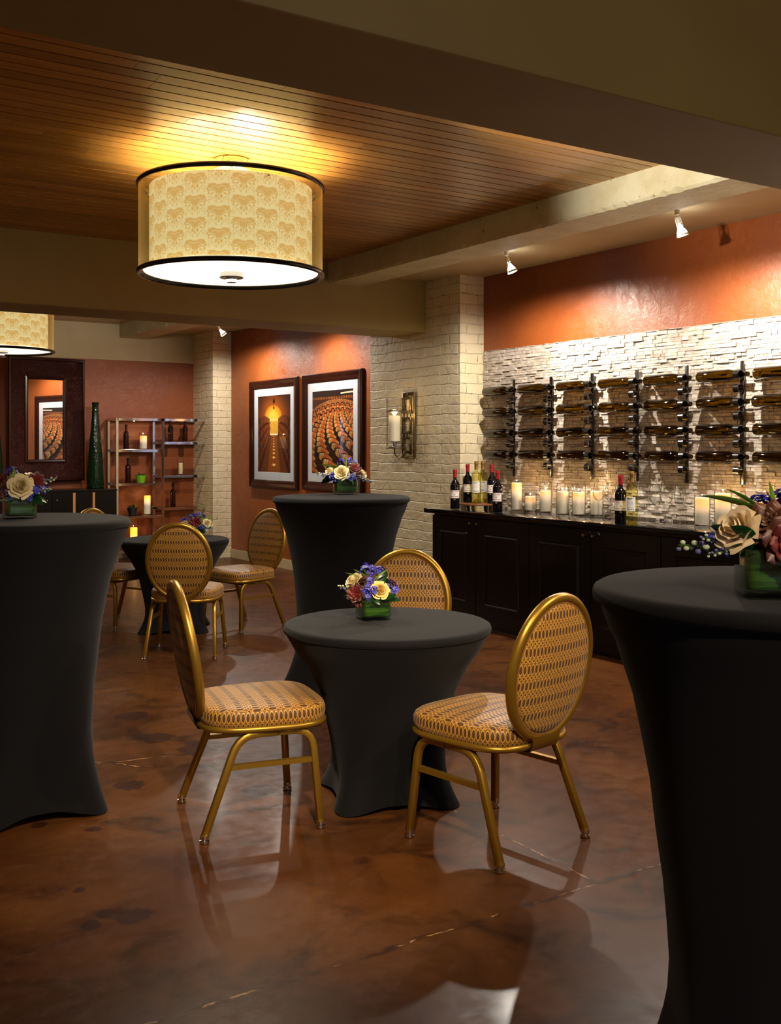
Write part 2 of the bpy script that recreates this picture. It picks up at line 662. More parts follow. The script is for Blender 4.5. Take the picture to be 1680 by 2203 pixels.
green_glass = M('green_vase_glass', rgb(6, 34, 14), 0.06)
_p = green_glass.xyz('Object')[1]
green_glass.bump(green_glass.noise(_p, 34, 2), 0.7, 0.005)
brown_glass = M('dark_brown_bottle', rgb(46, 16, 8), 0.07)
wine_dark = M('red_wine_bottle', rgb(10, 9, 14), 0.06)
foil_red = M('red_foil', rgb(158, 24, 42), 0.35, 0.2)
foil_gold = M('gold_foil', rgb(176, 134, 62), 0.35, 0.5)
label_m = M('paper_label', rough=0.6)
label_m.set('Base Color', label_m.attr())
cork_wood = M('tray_wood', rough=0.5)
_p = cork_wood.xyz('Object')[1]
cork_wood.set('Base Color', cork_wood.mix(cork_wood.noise(_p, 18, 4, .6, 1.0), rgb(150, 92, 52), rgb(96, 54, 30)))
bronze = M('bronze', rgb(112, 92, 60), 0.35, 0.9)
wax_plain = M('ivory_wax', rgb(232, 214, 172), 0.5)


def candle_mat(name, h, top, mid, strength, split=0.5):
    """a lit flameless candle: the wax glows from its lamp at the top"""
    m = M(name, rgb(232, 220, 192), 0.5)
    (x, y, z), p = m.xyz('Object')
    f = (z / h).ramp(split - 0.35, split + 0.3)
    m.set('Emission Color', m.mix(f, mid, top))
    m.set('Emission Strength', f.ramp(0, 1, strength * 0.10, strength))
    return m


pillar_wax = M('lit_wax_counter')


# ---------------------------------------------------------------- room
XW, XP, YP0, YP1 = 5.75, 5.49, 7.35, 8.83
YF = 13.35
YB0, YB1 = 2.23, 2.70       # near beam
YM0, YM1 = 7.87, 8.40       # middle beam
ZC, ZB, ZS = 3.03, 2.49, 2.95
XL, YK = -0.95, -2.6

struct('floor', MB().box2((XL - .2, YK - .2, -0.1), (XW + .2, YF + .2, 0)), floor_m, smooth=False)
wr = struct('wall_right', MB().box2((XW, YK, 0), (XW + 0.2, YF + .2, 3.2)), terracotta, smooth=False)
wf = MB()
wf.box2((XL, YF, 0), (XW, YF + 0.2, 2.565))
wf.box2((XL, YF - 0.015, 2.565), (XW, YF + 0.2, 3.2), mat=1)
struct('wall_far', wf, [terracotta, cream], smooth=False)
struct('wall_left', MB().box2((XL - .2, YK, 0), (XL, YF, 3.2)), cream, smooth=False)
wb = MB()
wb.box2((XL, YK - .2, 0), (-0.25, YK, 3.2))
wb.box2((1.35, YK - .2, 0), (XW, YK, 3.2))
wb.box2((-0.25, YK - .2, 0), (1.35, YK, 0.85))
wb.box2((-0.25, YK - .2, 2.35), (1.35, YK, 3.2))
struct('wall_back', wb, cream, smooth=False)
wn = thing('window_1', 'daylit window behind the viewer in the back wall', 'window', (0.55, YK - .1, 0.85))
wn['kind'] = 'structure'
fr = MB()
for x in (-0.78, 0, 0.78):
    fr.box((x, 0, 0.75), (0.05, 0.06, 1.5))
for z in (0.025, 1.475):
    fr.box((0, 0, z), (1.6, 0.06, 0.05))
fr.build('window_frame', white_enamel, wn, smooth=False)
MB().box((0, 0, .75), (1.5, 0.006, 1.4)).build('window_pane', glass, wn, smooth=False)

bt = MB()
bt.box2((XW - 0.015, YP1, 0), (XW, 12.70, 0.11))
struct('baseboard_right', bt, cream, smooth=False)
struct('baseboard_far', MB().box2((XL, YF - 0.015, 0), (XP, YF, 0.13)), cream, smooth=False)

# stone cladding: every stone its own block of the one wall surface
st = MB()
z = 0.915
row = 0
rs = random.Random(3)
while z < 2.29:
    hh = rs.choice((0.0185, 0.020, 0.024, 0.029))
    y = 2.4 + rs.random() * -0.06
    while y < YP0:
        ll = rs.uniform(0.035, 0.115)
        y1 = min(y + ll, YP0)
        d = rs.uniform(0.003, 0.016)
        t = rs.uniform(0.70, 1.0)
        col = (0.66 * t, (0.585 + rs.uniform(-.02, .02)) * t, 0.50 * t)
        x0 = XW - d
        e = 0.0012
        q = [rs.uniform(-.003, .003) for _ in range(4)]
        vsx = [(x0 + q[0], y + e, z + e), (x0 + q[1], y1 - e, z + e), (x0 + q[2], y1 - e, min(z + hh, 2.293) - e), (x0 + q[3], y + e, min(z + hh, 2.293) - e)]
        bk = [(XW + .001, p[1], p[2]) for p in vsx]
        st.add(vsx + bk, [(0, 3, 2, 1), (0, 1, 5, 4), (1, 2, 6, 5), (2, 3, 7, 6), (3, 0, 4, 7)], col=col)
        y = y1
    z += hh
    row += 1
struct('wall_stone', st, stone, smooth=False)

# painted brick piers
pb = MB()
pb.box2((XP, YP0, 0), (XW + .05, YP1, ZS + .1))
struct('brick_pier', pb, brick, smooth=False)
pb = MB()
pb.box2((XP, 12.70, 0), (XW + .05, YF + .05, ZS + .1))
struct('brick_pier', pb, brick, smooth=False)

# ceiling boards, each a strip with its own tone, run along X
cb = MB()
cb.box2((XL, YK, ZC + 0.015), (XW, YF, ZC + 0.1), mat=1)
rb_ = random.Random(11)
y = YK
while y < YF:
    w = 0.098
    x = XL
    while x < 4.62:
        x1 = min(x + rb_.uniform(1.4, 3.6), 4.62)
        t = rb_.uniform(0.62, 1.0)
        o = rb_.uniform(0, 50)
        a, b = (x, y + 0.0055), (x1 - 0.002, y + w - 0.0055)
        lo = ZC
        vs_ = [(a[0], a[1], lo), (b[0], a[1], lo), (b[0], b[1], lo), (a[0], b[1], lo)]
        vt = [(p[0], p[1], lo + 0.016) for p in vs_]
        uv = [[(p[0] + o, p[1] * 1.0 + o) for p in vs_]] + [[(o, o)] * 4] * 4
        cb.add(vs_ + vt, [(0, 3, 2, 1), (0, 1, 5, 4), (1, 2, 6, 5), (2, 3, 7, 6), (3, 0, 4, 7)], 0, uv, (t, t * 0.97, t * 0.93))
        x = x1
    y += w
struct('ceiling', cb, [pine, groove], smooth=False)

struct('soffit', MB().box2((4.62, YK, ZS), (XW, YF, ZS + 0.2)), cream, smooth=False)
sb = MB()


def rough_beam(x0, x1, y0, y1, z0, z1):
    """a concrete beam along Y whose lower arris is chipped"""
    r = random.Random(int(y0 * 10))
    n = int((y1 - y0) / 0.03)
    rows = [[], [], [], [], []]
    for i in range(n + 1):
        y = y0 + (y1 - y0) * i / n
        j = r.uniform(0, 0.006) + (0.02 * r.random() if r.random() < 0.12 else 0)
        rows[0].append((x0, y, z1))
        rows[1].append((x0, y, z0 + 0.012 + j))
        rows[2].append((x0 + 0.010 + j, y, z0))
        rows[3].append((x1, y, z0))
        rows[4].append((x1, y, z1))
    sb.grid(rows)


rough_beam(4.465, 4.80, YB1 - .02, YM0 + .02, 2.855, ZC + .02)
rough_beam(4.465, 4.80, YM1 - .02, YF + .02, 2.855, ZC + .02)
rough_beam(4.465, 4.80, YK, YB0 + .02, 2.855, ZC + .02)
struct('concrete_beam', sb, concrete, smooth=False)
struct('ceiling_beam', MB().box2((XL, YB0, ZB), (XW, YB1, ZC + .03)), beam_paint, bevel=0.008, smooth=False)
struct('ceiling_beam', MB().box2((XL, YM0, ZB), (XP + .01, YM1, ZC + .03)), beam_paint, bevel=0.008, smooth=False)


# ---------------------------------------------------------------- spandex covered tables
def interp(pts, t):
    for (a, ra), (b, rb) in zip(pts, pts[1:]):
        if a <= t <= b:
            k = (t - a) / (b - a)
            k = k * k * (3 - 2 * k) * 0.35 + k * 0.65
            return ra + (rb - ra) * k
    return pts[-1][1]


def cover_mesh(H, R, prof, foot, hem):
    mb = MB()
    n = 96
    # top cap with rolled edge
    cap = [(0.0, H), (R * 0.5, H), (R - 0.03, H), (R - 0.014, H - 0.002), (R - 0.004, H - 0.008), (R, H - 0.018), (R - 0.001, H - 0.030), (R - 0.010, H - 0.036)]
    mb.lathe(cap, n)
    top = mb
    sk = MB()
    z0 = H - 0.034
    rows = []
    zz = [0.0, .008, .03, .06, .1, .15, .2, .28, .36, .45, .55, .65, .74, .82, .88, .92, .95, .975, 1.0]
    for s in zz:
        ring = []
        for i in range(n):
            a = 2 * PI * i / n
            lobe = max(0.0, math.cos(2 * a)) ** 2.2 if True else 0
            lobe = abs(math.cos(2 * a)) ** 1.0
            c4 = (math.cos(4 * a) + 1) / 2
            corner = c4 ** 2.0
            r = interp(prof, s) + 0.0
            low = max(0.0, 1 - s / 0.30)
            r += (foot - prof[0][1]) * corner * low ** 1.7
            r -= 0.035 * (1 - c4) * max(0.0, 1 - abs(s - 0.12) / 0.45)
            zb = hem * (1 - corner) * (1 - min(1, s / 0.25)) ** 1.5
            ring.append((r * math.cos(a), r * math.sin(a), 0.003 + s * (z0 - 0.003) + zb))
        rows.append(ring)
    sk.grid(rows, closed=True)
    return top, sk


def make_table(name, label, loc, rz, H, R, prof, foot, group, hem=0.035):
    t = thing(name, label, 'table', loc, rz, group)
    a, b = cover_mesh(H, R, prof, foot, hem)
    a.build('top_cover', spandex, t, angle=60)
    b.build('skirt', spandex, t, angle=60)
    return t


HI = [(0, .262), (.1, .262), (.3, .262), (.46, .268), (.62, .284), (.78, .314), (.9, .354), (.97, .388), (1.0, .397)]
LO = [(0, .250), (.1, .250), (.3, .254), (.5, .268), (.66, .288), (.8, .342), (.92, .398), (1.0, .428)]
G_HI = 'tall tables in black stretch covers'
G_LO = 'low round tables in black stretch covers'
R_ = math.radians
make_table('cocktail_table', 'tall black covered table cut off by the left edge, beside the foreground gold chair', (1.085, 4.368, 0), R_(44), 1.165, .405, HI, .345, G_HI)
make_table('cocktail_table', 'tall black covered table standing in front of the brick pier and framed pictures', (3.165, 5.416, 0), R_(57), 1.16, .410, HI, .37, G_HI)
make_table('cocktail_table', 'large tall black covered table nearest the viewer, cut off by the right edge', (1.931, 1.417, 0), R_(10), 1.16, .412, HI, .36, G_HI)
make_table('low_table', 'low round black covered table in the centre between the gold chairs', (2.391, 3.709, 0), R_(25), .72, .435, LO, .335, G_LO, 0.02)
make_table('low_table', 'smaller-looking low black covered table at the back near the chrome shelf', (3.12, 7.97, 0), R_(20), .72, .428, LO, .36, G_LO, 0.02)


# ---------------------------------------------------------------- oval back chairs
def arc(c, r, a0, a1, n, ax):
    out = []
    for i in range(n + 1):
        a = a0 + (a1 - a0) * i / n
        out.append(Vector(c) + ax[0] * r * math.cos(a) + ax[1] * r * math.sin(a))
    return out


def fillet(pts, r, n=5):
    P = [Vector(p) for p in pts]
    out = [P[0]]
    for a, b, c in zip(P, P[1:], P[2:]):
        u, w = (a - b).normalized(), (c - b).normalized()
        for i in range(n + 1):
            t = i / n
            out.append((b + u * r) * (1 - t) ** 2 + b * 2 * t * (1 - t) + (b + w * r) * t ** 2)
    out.append(P[-1])
    return out


def seat_outline(k=1.0, n=56):
    """rounded trapezoid, wider at the front (+x)"""
    out = []
    for i in range(n):
        a = 2 * PI * i / n
        ca, sa = math.cos(a), math.sin(a)
        e = 2 / 3.6
        x = math.copysign(abs(ca) ** e, ca) * 0.245
        y = math.copysign(abs(sa) ** e, sa) * 0.235
        y *= 1 + 0.07 * x / 0.245
        out.append((x * k + 0.015, y * k))
    return out


def make_chair(label, loc, rz, group):
    t = thing('banquet_chair', label, 'chair', loc, rz, group)
    # seat cushion
    mb = MB()
    n = 56
    per = [0]
    o1 = seat_outline(1.0, n)
    for i in range(n):
        per.append(per[-1] + math.dist(o1[i], o1[(i + 1) % n]))
    side = [(0.965, 0.402), (0.995, 0.408), (1.012, 0.428), (1.010, 0.448), (0.985, 0.462)]
    rows, uvs = [], []
    for k, z in side:
        o = seat_outline(k, n)
        rows.append([(x, y, z) for x, y in o])
        uvs.append([(per[j], z) for j in range(n + 1)])
    mb.grid(rows, 0, uvs, closed=True)
    top = [(0.985, 0.462), (0.94, 0.470), (0.8, 0.478), (0.55, 0.484), (0.25, 0.487), (0.02, 0.488), (0.0005, 0.488)]
    rows, uvs = [], []
    for k, z in top:
        o = seat_outline(k, n)
        rows.append([(x, y, z) for x, y in o])
        uvs.append([(o[j % n][1], o[j % n][0]) for j in range(n + 1)])
    mb.grid(rows, 0, uvs, closed=True)
    s = mb.build('seat', fabric, t, angle=70)
    # seat frame ring
    mb = MB()
    o = seat_outline(0.985, n)
    mb.tube([(x, y, 0.396) for x, y in o], 0.0125, 8, closed=True)
    mb.add([(x, y, 0.400) for x, y in seat_outline(0.97, n)], [tuple(range(n))])
    mb.build('seat_frame', gold, t, angle=50)
    # legs: each side is one bent tube, a half per leg
    for sy in (-1, 1):
        def pth(fx, tx):
            foot = Vector((fx, sy * 0.240, 0.022))
            kn = Vector((tx, sy * 0.212, 0.376))
            mid = Vector((0.045, sy * 0.212, 0.376))
            return fillet([foot, kn, mid], 0.075)
        for fx, tx in ((0.205, 0.178), (-0.240, -0.105)):
            lg = MB().tube(pth(fx, tx), 0.0185, 4, up=(0, 1, 0)).build('leg', gold, t, angle=50, bevel=0.0025, bseg=1)
            MB().lathe([(0, 0), (.013, 0), (.0185, .003), (.0185, .011), (.011, .014), (.016, .017), (.0175, .030), (0, .030)], 14, (fx, sy * .240, 0)).build('foot_glide', chrome, lg)
        zz = 0.262
        k = zz / 0.376
        xf = 0.205 + (0.178 - 0.205) * k
        xr = -0.240 + (0.135) * k
        ys = sy * (0.240 - 0.028 * k)
        MB().tube([(xr, ys, zz), (xf, ys, zz)], 0.0145, 4, flat=0.9).build('stretcher', gold, t, angle=50)
    # cross bars under the seat
    mb = MB()
    for x in (-0.07, 0.15):
        mb.tube([(x, -0.212, 0.372), (x, 0.212, 0.372)], 0.010, 8)
    mb.build('cross_bar', gold, t, angle=50)
    # oval back, tilted
    T = Matrix.Translation((-0.226, 0, 0.418)) @ rotm('Y', R_(-9.5))
    a_, b_ = 0.212, 0.256      # half width, half height
    zc = 0.256
    fr = MB()
    fr.tube([(0, a_ * math.cos(q), zc + b_ * math.sin(q)) for q in [2 * PI * i / 64 for i in range(64)]], 0.0185, 12, closed=True, M4=T)
    fr.build('back_frame', gold, t, angle=60)
    for nm, sx in (('back_pad', 1), ('back_panel', -1)):
        mb = MB()
        rows, uvs = [], []
        m = 56
        for k in (0.945, 0.93, 0.86, 0.7, 0.45, 0.2, 0.01):
            d = 0.004 + 0.022 * (1 - k ** 2.6) + (0.006 if k < .94 else 0)
            rows.append([(sx * d, a_ * k * math.cos(2 * PI * i / m), zc + b_ * k * math.sin(2 * PI * i / m)) for i in range(m)])
            uvs.append([(a_ * k * math.cos(2 * PI * i / m), b_ * k * math.sin(2 * PI * i / m)) for i in range(m + 1)])
        mb.grid(rows, 0, uvs, closed=True, M4=T)
        p = mb.build(nm, fabric, t, angle=70)
        w = MB()
        w.tube([(sx * 0.011, a_ * .925 * math.cos(q) , zc + b_ * .94 * math.sin(q)) for q in [2 * PI * i / 60 for i in range(60)]], 0.0042, 6, closed=True, M4=T)
        w.build('welt', fabric, p)
    # J bracket joining seat and back
    mb = MB()
    pth = [(-0.03, 0.384), (-0.12, 0.382), (-0.19, 0.376), (-0.228, 0.384), (-0.240, 0.398), (-0.244, 0.414), (-0.246, 0.428)]
    rows = [[(x, -0.075 + 0.15 * j / 4, z) for j in range(5)] for x, z in pth]
    rows2 = [[(x - (0.006 if i > 2 else 0), -0.075 + 0.15 * j / 4, z - (0.006 if i <= 3 else 0)) for j in range(5)] for i, (x, z) in enumerate(pth)]
    mb.grid(rows)
    mb.grid(rows2)
    mb.build('back_bracket', gold, t, angle=60)
    return t


G_CH = 'gold oval back banquet chairs'
ch = make_chair('gold oval-back chair seen side-on, left of the low centre table', (1.812, 3.794, 0), R_(-12), G_CH)
dup(ch, (2.465, 3.090, 0), R_(100), 'gold oval-back chair with its back turned to us, right of the low centre table')
dup(ch, (2.745, 4.175, 0), R_(-133), 'gold oval-back chair mostly hidden behind the low centre table')
dup(ch, (2.828, 7.0, 0), R_(57), 'gold oval-back chair seen from behind, in front of the far low table')
dup(ch, (3.61, 7.775, 0), R_(195), 'gold oval-back chair right of the far low table, beside the orange wall')
dup(ch, (2.82, 8.45, 0), R_(-63), 'gold oval-back chair half hidden by the left tall table, near the chrome shelf')


# ---------------------------------------------------------------- drum lamps
shade_m = M('damask_shade', rgb(222, 186, 120), 0.8)
(_u, _v, _w), _uv = shade_m.xyz('UV')
NU = 22.0
_uu = _u * NU
_half = ((_uu.floor()) / 2.0).fract() * 2.0         # 0 / 1 half drop
_wob = shade_m.noise(shade_m.comb(_u * 170.0, _v * 62.0), 1.0, 3) * 0.05 - 0.025
_a = (_uu.fract() - 0.5).abs() + _wob            # mirrored 0..0.5
_t = (_v / 0.113 + _half * 0.5).fract()


def circ(cx, cy, r, sx=1.0, sy=1.0):
    dx, dy = (_a - cx) / sx, (_t - cy) / sy
    return (dx * dx + dy * dy).sqrt() - r


def ringd(cx, cy, r, w, sx=1.0, sy=1.0):
    return circ(cx, cy, r, sx, sy).abs() - w


# two fan leaves that curl outwards over pale scrolls, on a stem
_ang = (_t - .66)._m('ARCTAN2', _a - .22)
_leaf = circ(.25, .66, .255, 1.0, .92) + (_ang * 12.0).sin() * 0.010
_leaf = _leaf.max(circ(.33, .42, .15, 1.0, .80) * -1.0)
_leaf = _leaf.min(circ(.04, .52, .26, .36, 1.25))
_leaf = _leaf.min(circ(.25, .42, .055)).min(circ(.42, .44, .05, .8, 1.5)).min(circ(.12, .30, .06, .8, 1.2))
_leaf = _leaf.max(ringd(.31, .50, .155, .011, 1.0, .9) * -1.0).max(ringd(.14, .56, .17, .008, 1.0, 1.2) * -1.0)
_og = (_a - .26 + ((_t - .30) * (2 * PI)).cos() * .23).abs() - .016
_fine = ringd(.36, .22, .075, .016).min(ringd(.15, .14, .062, .016)).min(ringd(.31, .39, .045, .014)).min(ringd(.45, .05, .06, .016))
_fine = _fine.min(ringd(.06, .32, .05, .014)).min(ringd(.44, .82, .05, .014, 1, 1.5)).min(circ(.42, .40, .03)).min(circ(.10, .03, .04)).min(circ(.25, .25, .032, 1.4, .8)).min(circ(.02, .18, .035, .7, 1.6))
_mask = _leaf.ramp(-.012, .012, 1, 0).max(_fine.ramp(-.01, .01, 1, 0) * .7)
_mask = _mask * _og.ramp(-.008, .010, 0, 1)
_sc = shade_m.mix(_mask, rgb(246, 230, 168), rgb(228, 188, 110))
shade_m.set('Base Color', shade_m.mix(_mask, rgb(170, 160, 116), rgb(150, 120, 60)))
shade_m.set('Emission Color', _sc)
shade_m.set('Emission Strength', 0.82)
organza = M('sheer_organza')
_t1 = organza.node('ShaderNodeBsdfTransparent')
_t1.inputs[0].default_value = (0.96, 0.93, 0.86, 1)
_d1 = organza.node('ShaderNodeBsdfTranslucent')
_d1.inputs[0].default_value = rgb(210, 186, 130)
_d2 = organza.node('ShaderNodeBsdfDiffuse')
_d2.inputs[0].default_value = rgb(210, 186, 130)
_ad = organza.node('ShaderNodeMixShader')
organza.link(_d1.outputs[0], _ad.inputs[1])
organza.link(_d2.outputs[0], _ad.inputs[2])
_lw = organza.node('ShaderNodeLayerWeight')
_lw.inputs[0].default_value = 0.35
_mx = organza.node('ShaderNodeMixShader')
organza.link(S(organza.nt, _lw.outputs['Facing']).ramp(0.2, 1.0, 0.14, 0.9), _mx.inputs[0])
organza.link(_t1.outputs[0], _mx.inputs[1])
organza.link(_ad.outputs[0], _mx.inputs[2])
organza.link(_mx.outputs[0], organza.out.inputs[0])
diffuser_m = M('lit_diffuser', rgb(240, 236, 220), 0.4).emit(rgb(255, 244, 214), 2.2)
black_rim = M('black_rim', rgb(9, 7, 6), 0.22)


def make_lamp(label, loc, group):
    t = thing('drum_lamp', label, 'lamp', loc, 0, group)       # origin at the ceiling
    zt, zb, R = -0.155, -0.630, 0.498
    MB().lathe([(0, 0), (.095, 0), (.1, -.006), (.1, -.062), (.092, -.066), (0, -.066)], 40).build('canopy', chrome, t)
    rod = MB()
    rod.cyl((0, 0, -0.19), 0.012, 0.13)
    for k in range(3):
        rod.box((0.24, 0, -0.19), (0.48, 0.014, 0.006), M4=rotm('Z', k * 2 * PI / 3 + .5))
    rod.build('support_rod', chrome, t)
    MB().lathe([(R, zb), (R, zt)], 96).build('outer_shade', organza, t)
    MB().lathe([(R * .885, zb + .012), (R * .885, zt - .015)], 96).build('inner_shade', shade_m, t)
    for z in (zt, zb):
        rr = MB()
        rr.tube([(R * math.cos(q), R * math.sin(q), z) for q in [2 * PI * i / 96 for i in range(96)]], 0.0135, 10, closed=True, up=(0, 0, 1))
        rr.build('rim', black_rim, t)
    df = MB().lathe([(0, zb + .022), (R * .93, zb + .022), (R * .95, zb + .014), (R * .95, zb + .008), (0, zb + .008)], 72).build('diffuser', diffuser_m, t)
    MB().lathe([(R * .95, zb + .009), (R - .006, zb + .004)], 72).build('diffuser_edge', wax_plain, df)
    fn = MB().lathe([(0, 0.008), (.062, 0.008), (.066, 0.0), (.066, -.018), (.062, -.022), (.03, -.022), (.028, -.045), (0, -.045)], 36, (0, 0, zb)).build('finial', steel, t)
    return t


lamp = make_lamp('large drum ceiling lamp with damask shade hanging over the room centre', (2.408, 5.315, ZC), 'drum ceiling lamps')
dup(lamp, (2.44, 10.86, ZC), None, 'drum ceiling lamp cut off by the left edge, above the mirror')
for ly in (5.315, 10.86):
    for k in range(3):
        light('lamp_bulb_light', 'POINT', (2.42 + .2 * math.cos(k * 2.1 + .6), ly + .2 * math.sin(k * 2.1 + .6), ZC - 0.46), 27, LAMP, size=0.10)
    light('lamp_diffuser_light', 'AREA', (2.42, ly, ZC - 0.66), 34, LAMP, aim=(2.42, ly, 0), size=0.8).data.shape = 'DISK'


# ---------------------------------------------------------------- soffit spot fixtures
bulb_m = M('lit_halogen', (1, 1, 1, 1), 0.3).emit((1, 0.95, 0.86, 1), 25)
can_m = M('white_fixture', rgb(206, 198, 178), 0.35)


def make_spot(label, loc, aim, lift=False):
    t = thing('spotlight', label, 'light fixture', loc, 0, 'spotlights on the soffit')
    MB().lathe([(0, 0), (.068, 0), (.068, -.006), (.05, -.013), (.016, -.015), (.016, -.045), (0, -.045)], 28).build('mount_plate', can_m, t)
    d = (Vector(aim) - Vector(loc) - Vector((0, 0, -.1))).normalized()
    q = d.to_track_quat('-Z', 'Y').to_matrix().to_4x4()
    T = Matrix.Translation((0, 0, -0.055)) @ q
    hb = MB()
    # skeletal holder: two arms, ring at the lamp face
    for sx in (-1, 1):
        hb.tube([(sx * .006, 0, 0.0), (sx * .030, 0, -.008), (sx * .034, 0, -.02), (sx * .036, 0, -.12)], .0035, 6, M4=T)
    hb.lathe([(.040, -.128), (.040, -.112), (.035, -.112), (.035, -.128), (.040, -.128)], 28, M4=T)
    hb.lathe([(.012, 0), (.016, -.012), (.016, -.045), (.012, -.048)], 20, M4=T)
    hb.build('lamp_holder', can_m, t)
    MB().lathe([(0, -.05), (.010, -.055), (.018, -.075), (.030, -.100), (.033, -.118), (0, -.126)], 24, M4=T).build('bulb', bulb_m, t)
    return t


# lamps sit a little above the light points set at the top of the file
make_spot('white spotlight on the soffit, left of the pair above the wine wall', (5.09, 6.228, ZS), (5.35, 6.0, 2.0))
make_spot('white spotlight on the soffit nearest the viewer, right of the pair', (5.09, 4.548, ZS), (5.35, 4.45, 2.0))
make_spot('small white spotlight in the far bay beside the far brick pier', (5.14, 11.75, ZS), (5.6, 11.5, 2.2))


# ---------------------------------------------------------------- counter with cabinets
ZT = 0.93
CX, CYL, CYR = 5.16, 7.29, 2.45
top = MB().box2((5.10, CYR, ZT - 0.038), (XW - .012, 7.345, ZT))
tag(top.build('countertop', granite, bevel=0.004), 'long polished black granite countertop running under the wine racks', 'countertop')
doorY = [7.273, 6.675, 6.024, 5.371, 4.729, 4.09, 3.45, 2.82]


def door_mb(y0, y1, z0, z1):
    """raised panel door on the plane x = 0 (outside towards -x)"""
    mb = MB()
    g = 0.003
    mb.box2((-0.02, y1 + g, z0), (0, y0 - g, z1))
    s, w = 0.115, 0.028
    a0, a1, b0, b1 = y1 + s, y0 - s, z0 + 0.085, z1 - 0.115
    prof = [(0, -0.020), (.006, -.028), (.014, -.030), (.022, -.027), (w, -.021)]
    rows = []
    for o, x in prof:
        rows.append([(x, a0 + o, b0 + o), (x, a1 - o, b0 + o), (x, a1 - o, b1 - o), (x, a0 + o, b1 - o)])
    mb.grid(rows, closed=True)
    return mb


cab_labels = ['black base cabinet with two raised-panel doors, at the brick pier end of the counter',
              'black two-door base cabinet in the middle of the counter, behind the right gold chair',
              'black base cabinet mostly hidden behind the nearest tall black table',
              'black base cabinet at the near end of the counter, hidden behind the tall table']
for i in range(3):
    y0, ym, y1 = doorY[2 * i], doorY[2 * i + 1], doorY[2 * i + 2]
    t = thing('base_cabinet', cab_labels[i], 'cabinet', (CX, (y0 + y1) / 2, 0), 0, 'black base cabinets under the counter')
    oy = (y0 + y1) / 2
    MB().box2((0, y1 - oy + .001, 0.10), (0.565, y0 - oy - .001, ZT - .039)).build('body', black_lacquer, t, smooth=False)
    MB().box2((0.05, y1 - oy + .001, 0.0), (0.565, y0 - oy - .001, 0.099)).build('toe_kick', black_lacquer, t, smooth=False)
    for (a, b, ky) in ((y0, ym, ym + 0.045), (ym, y1, ym - 0.045)):
        d = door_mb(a - oy, b - oy, 0.105, ZT - 0.055).build('door', black_lacquer, t, bevel=0.002, smooth=False)
        kb = MB()
        kb.cyl((0, 0, 0), .006, .016, 12)
        kb.lathe([(0, .016), (.009, .016), (.0155, .024), (.013, .032), (0, .034)], 4)
        T = Matrix.Translation((-.02, ky - oy, 0.838)) @ rotm('Y', -PI / 2)
        m_ = MB()
        m_.v, m_.f, m_.mi, m_.uv, m_.col = [tuple(T @ Vector(p)) for p in kb.v], kb.f, kb.mi, kb.uv, kb.col
        m_.build('knob', chrome, d, smooth=False)


# ---------------------------------------------------------------- bottles
def bottle_prof(r, H, neck=0.0145, sh=0.60, nk=0.74, punt=0.02):
    return [(0, punt), (r * .55, punt * .55), (r * .86, 0.001), (r * .96, 0.002), (r, 0.008), (r, H * sh), (r * .97, H * (sh + .03)), (r * .82, H * (sh + .075)),
            (r * .58, H * (nk - .03)), (neck * 1.06, H * nk), (neck, H * (nk + .05)), (neck * .96, H * .93), (neck * 1.16, H * .935), (neck * 1.16, H * .965), (neck, H * .97), (neck * .98, H), (neck * .72, H)]


def label_mb(r, z0, z1, half, kind):
    mb = MB()
    a0, a1 = -half, half
    c = (0.86, 0.83, 0.78)

    def patch(az0, az1, zz0, zz1, rr, col, n=8):
        rows = [[(rr * math.cos(az0 + (az1 - az0) * i / n), rr * math.sin(az0 + (az1 - az0) * i / n), z_) for i in range(n + 1)] for z_ in (zz0, zz1)]
        mb.grid(rows, col=col)
    patch(a0, a1, z0, z1, r + .0006, c, 14)
    rr = r + .0011
    rn = random.Random(5)
    h = z1 - z0

    def words(zc_, hh, col, w0, w1, cell=0.05):
        a = w0
        while a < w1:
            w = cell * rn.uniform(.5, 1.0)
            if rn.random() < 0.86:
                patch(a, min(a + w * .8, w1), zc_ - hh / 2, zc_ + hh / 2, rr, col, 1)
            a += w
    if kind == 'red':
        red = (0.42, 0.05, 0.06)
        words(z0 + h * .88, h * .085, red, -half * .9, half * .9, .075)
        words(z0 + h * .70, h * .05, (.45, .40, .38), -half * .6, half * .6, .06)
        for k, (da, dz) in enumerate([(-.16, 0), (-.08, .05), (0, .10), (.08, .05), (.16, 0), (0, 0)]):
            patch(da - .05, da + .05, z0 + h * (.40 + dz), z0 + h * (.47 + dz), rr, (.35, .33, .36), 2)
        words(z0 + h * .20, h * .07, red, -half * .9, half * .9, .07)
        # small gold crest below the label
        for da, dz, w in [(0, -.10, .10), (0, -.16, .22), (-.12, -.13, .05), (.12, -.13, .05), (0, -.22, .14)]:
            patch(da - w, da + w, z0 + h * (dz - .03), z0 + h * (dz + .02), r + .0007, (.28, .19, .07), 3)
    else:
        words(z0 + h * .90, h * .075, (.03, .03, .03), -half * .75, half * .75, .10)
        words(z0 + h * .80, h * .03, (.3, .28, .25), -half * .4, half * .4, .05)
        for k in range(5):
            words(z0 + h * (.68 - k * .06), h * .02, (.55, .53, .5), -half * (.7 - .05 * (k % 2)), half * .6, .05)
        words(z0 + h * .24, h * .035, (.4, .38, .35), -half * .6, half * .6, .06)
        words(z0 + h * .12, h * .05, (.08, .07, .07), -half * .7, half * .75, .08)
    return mb


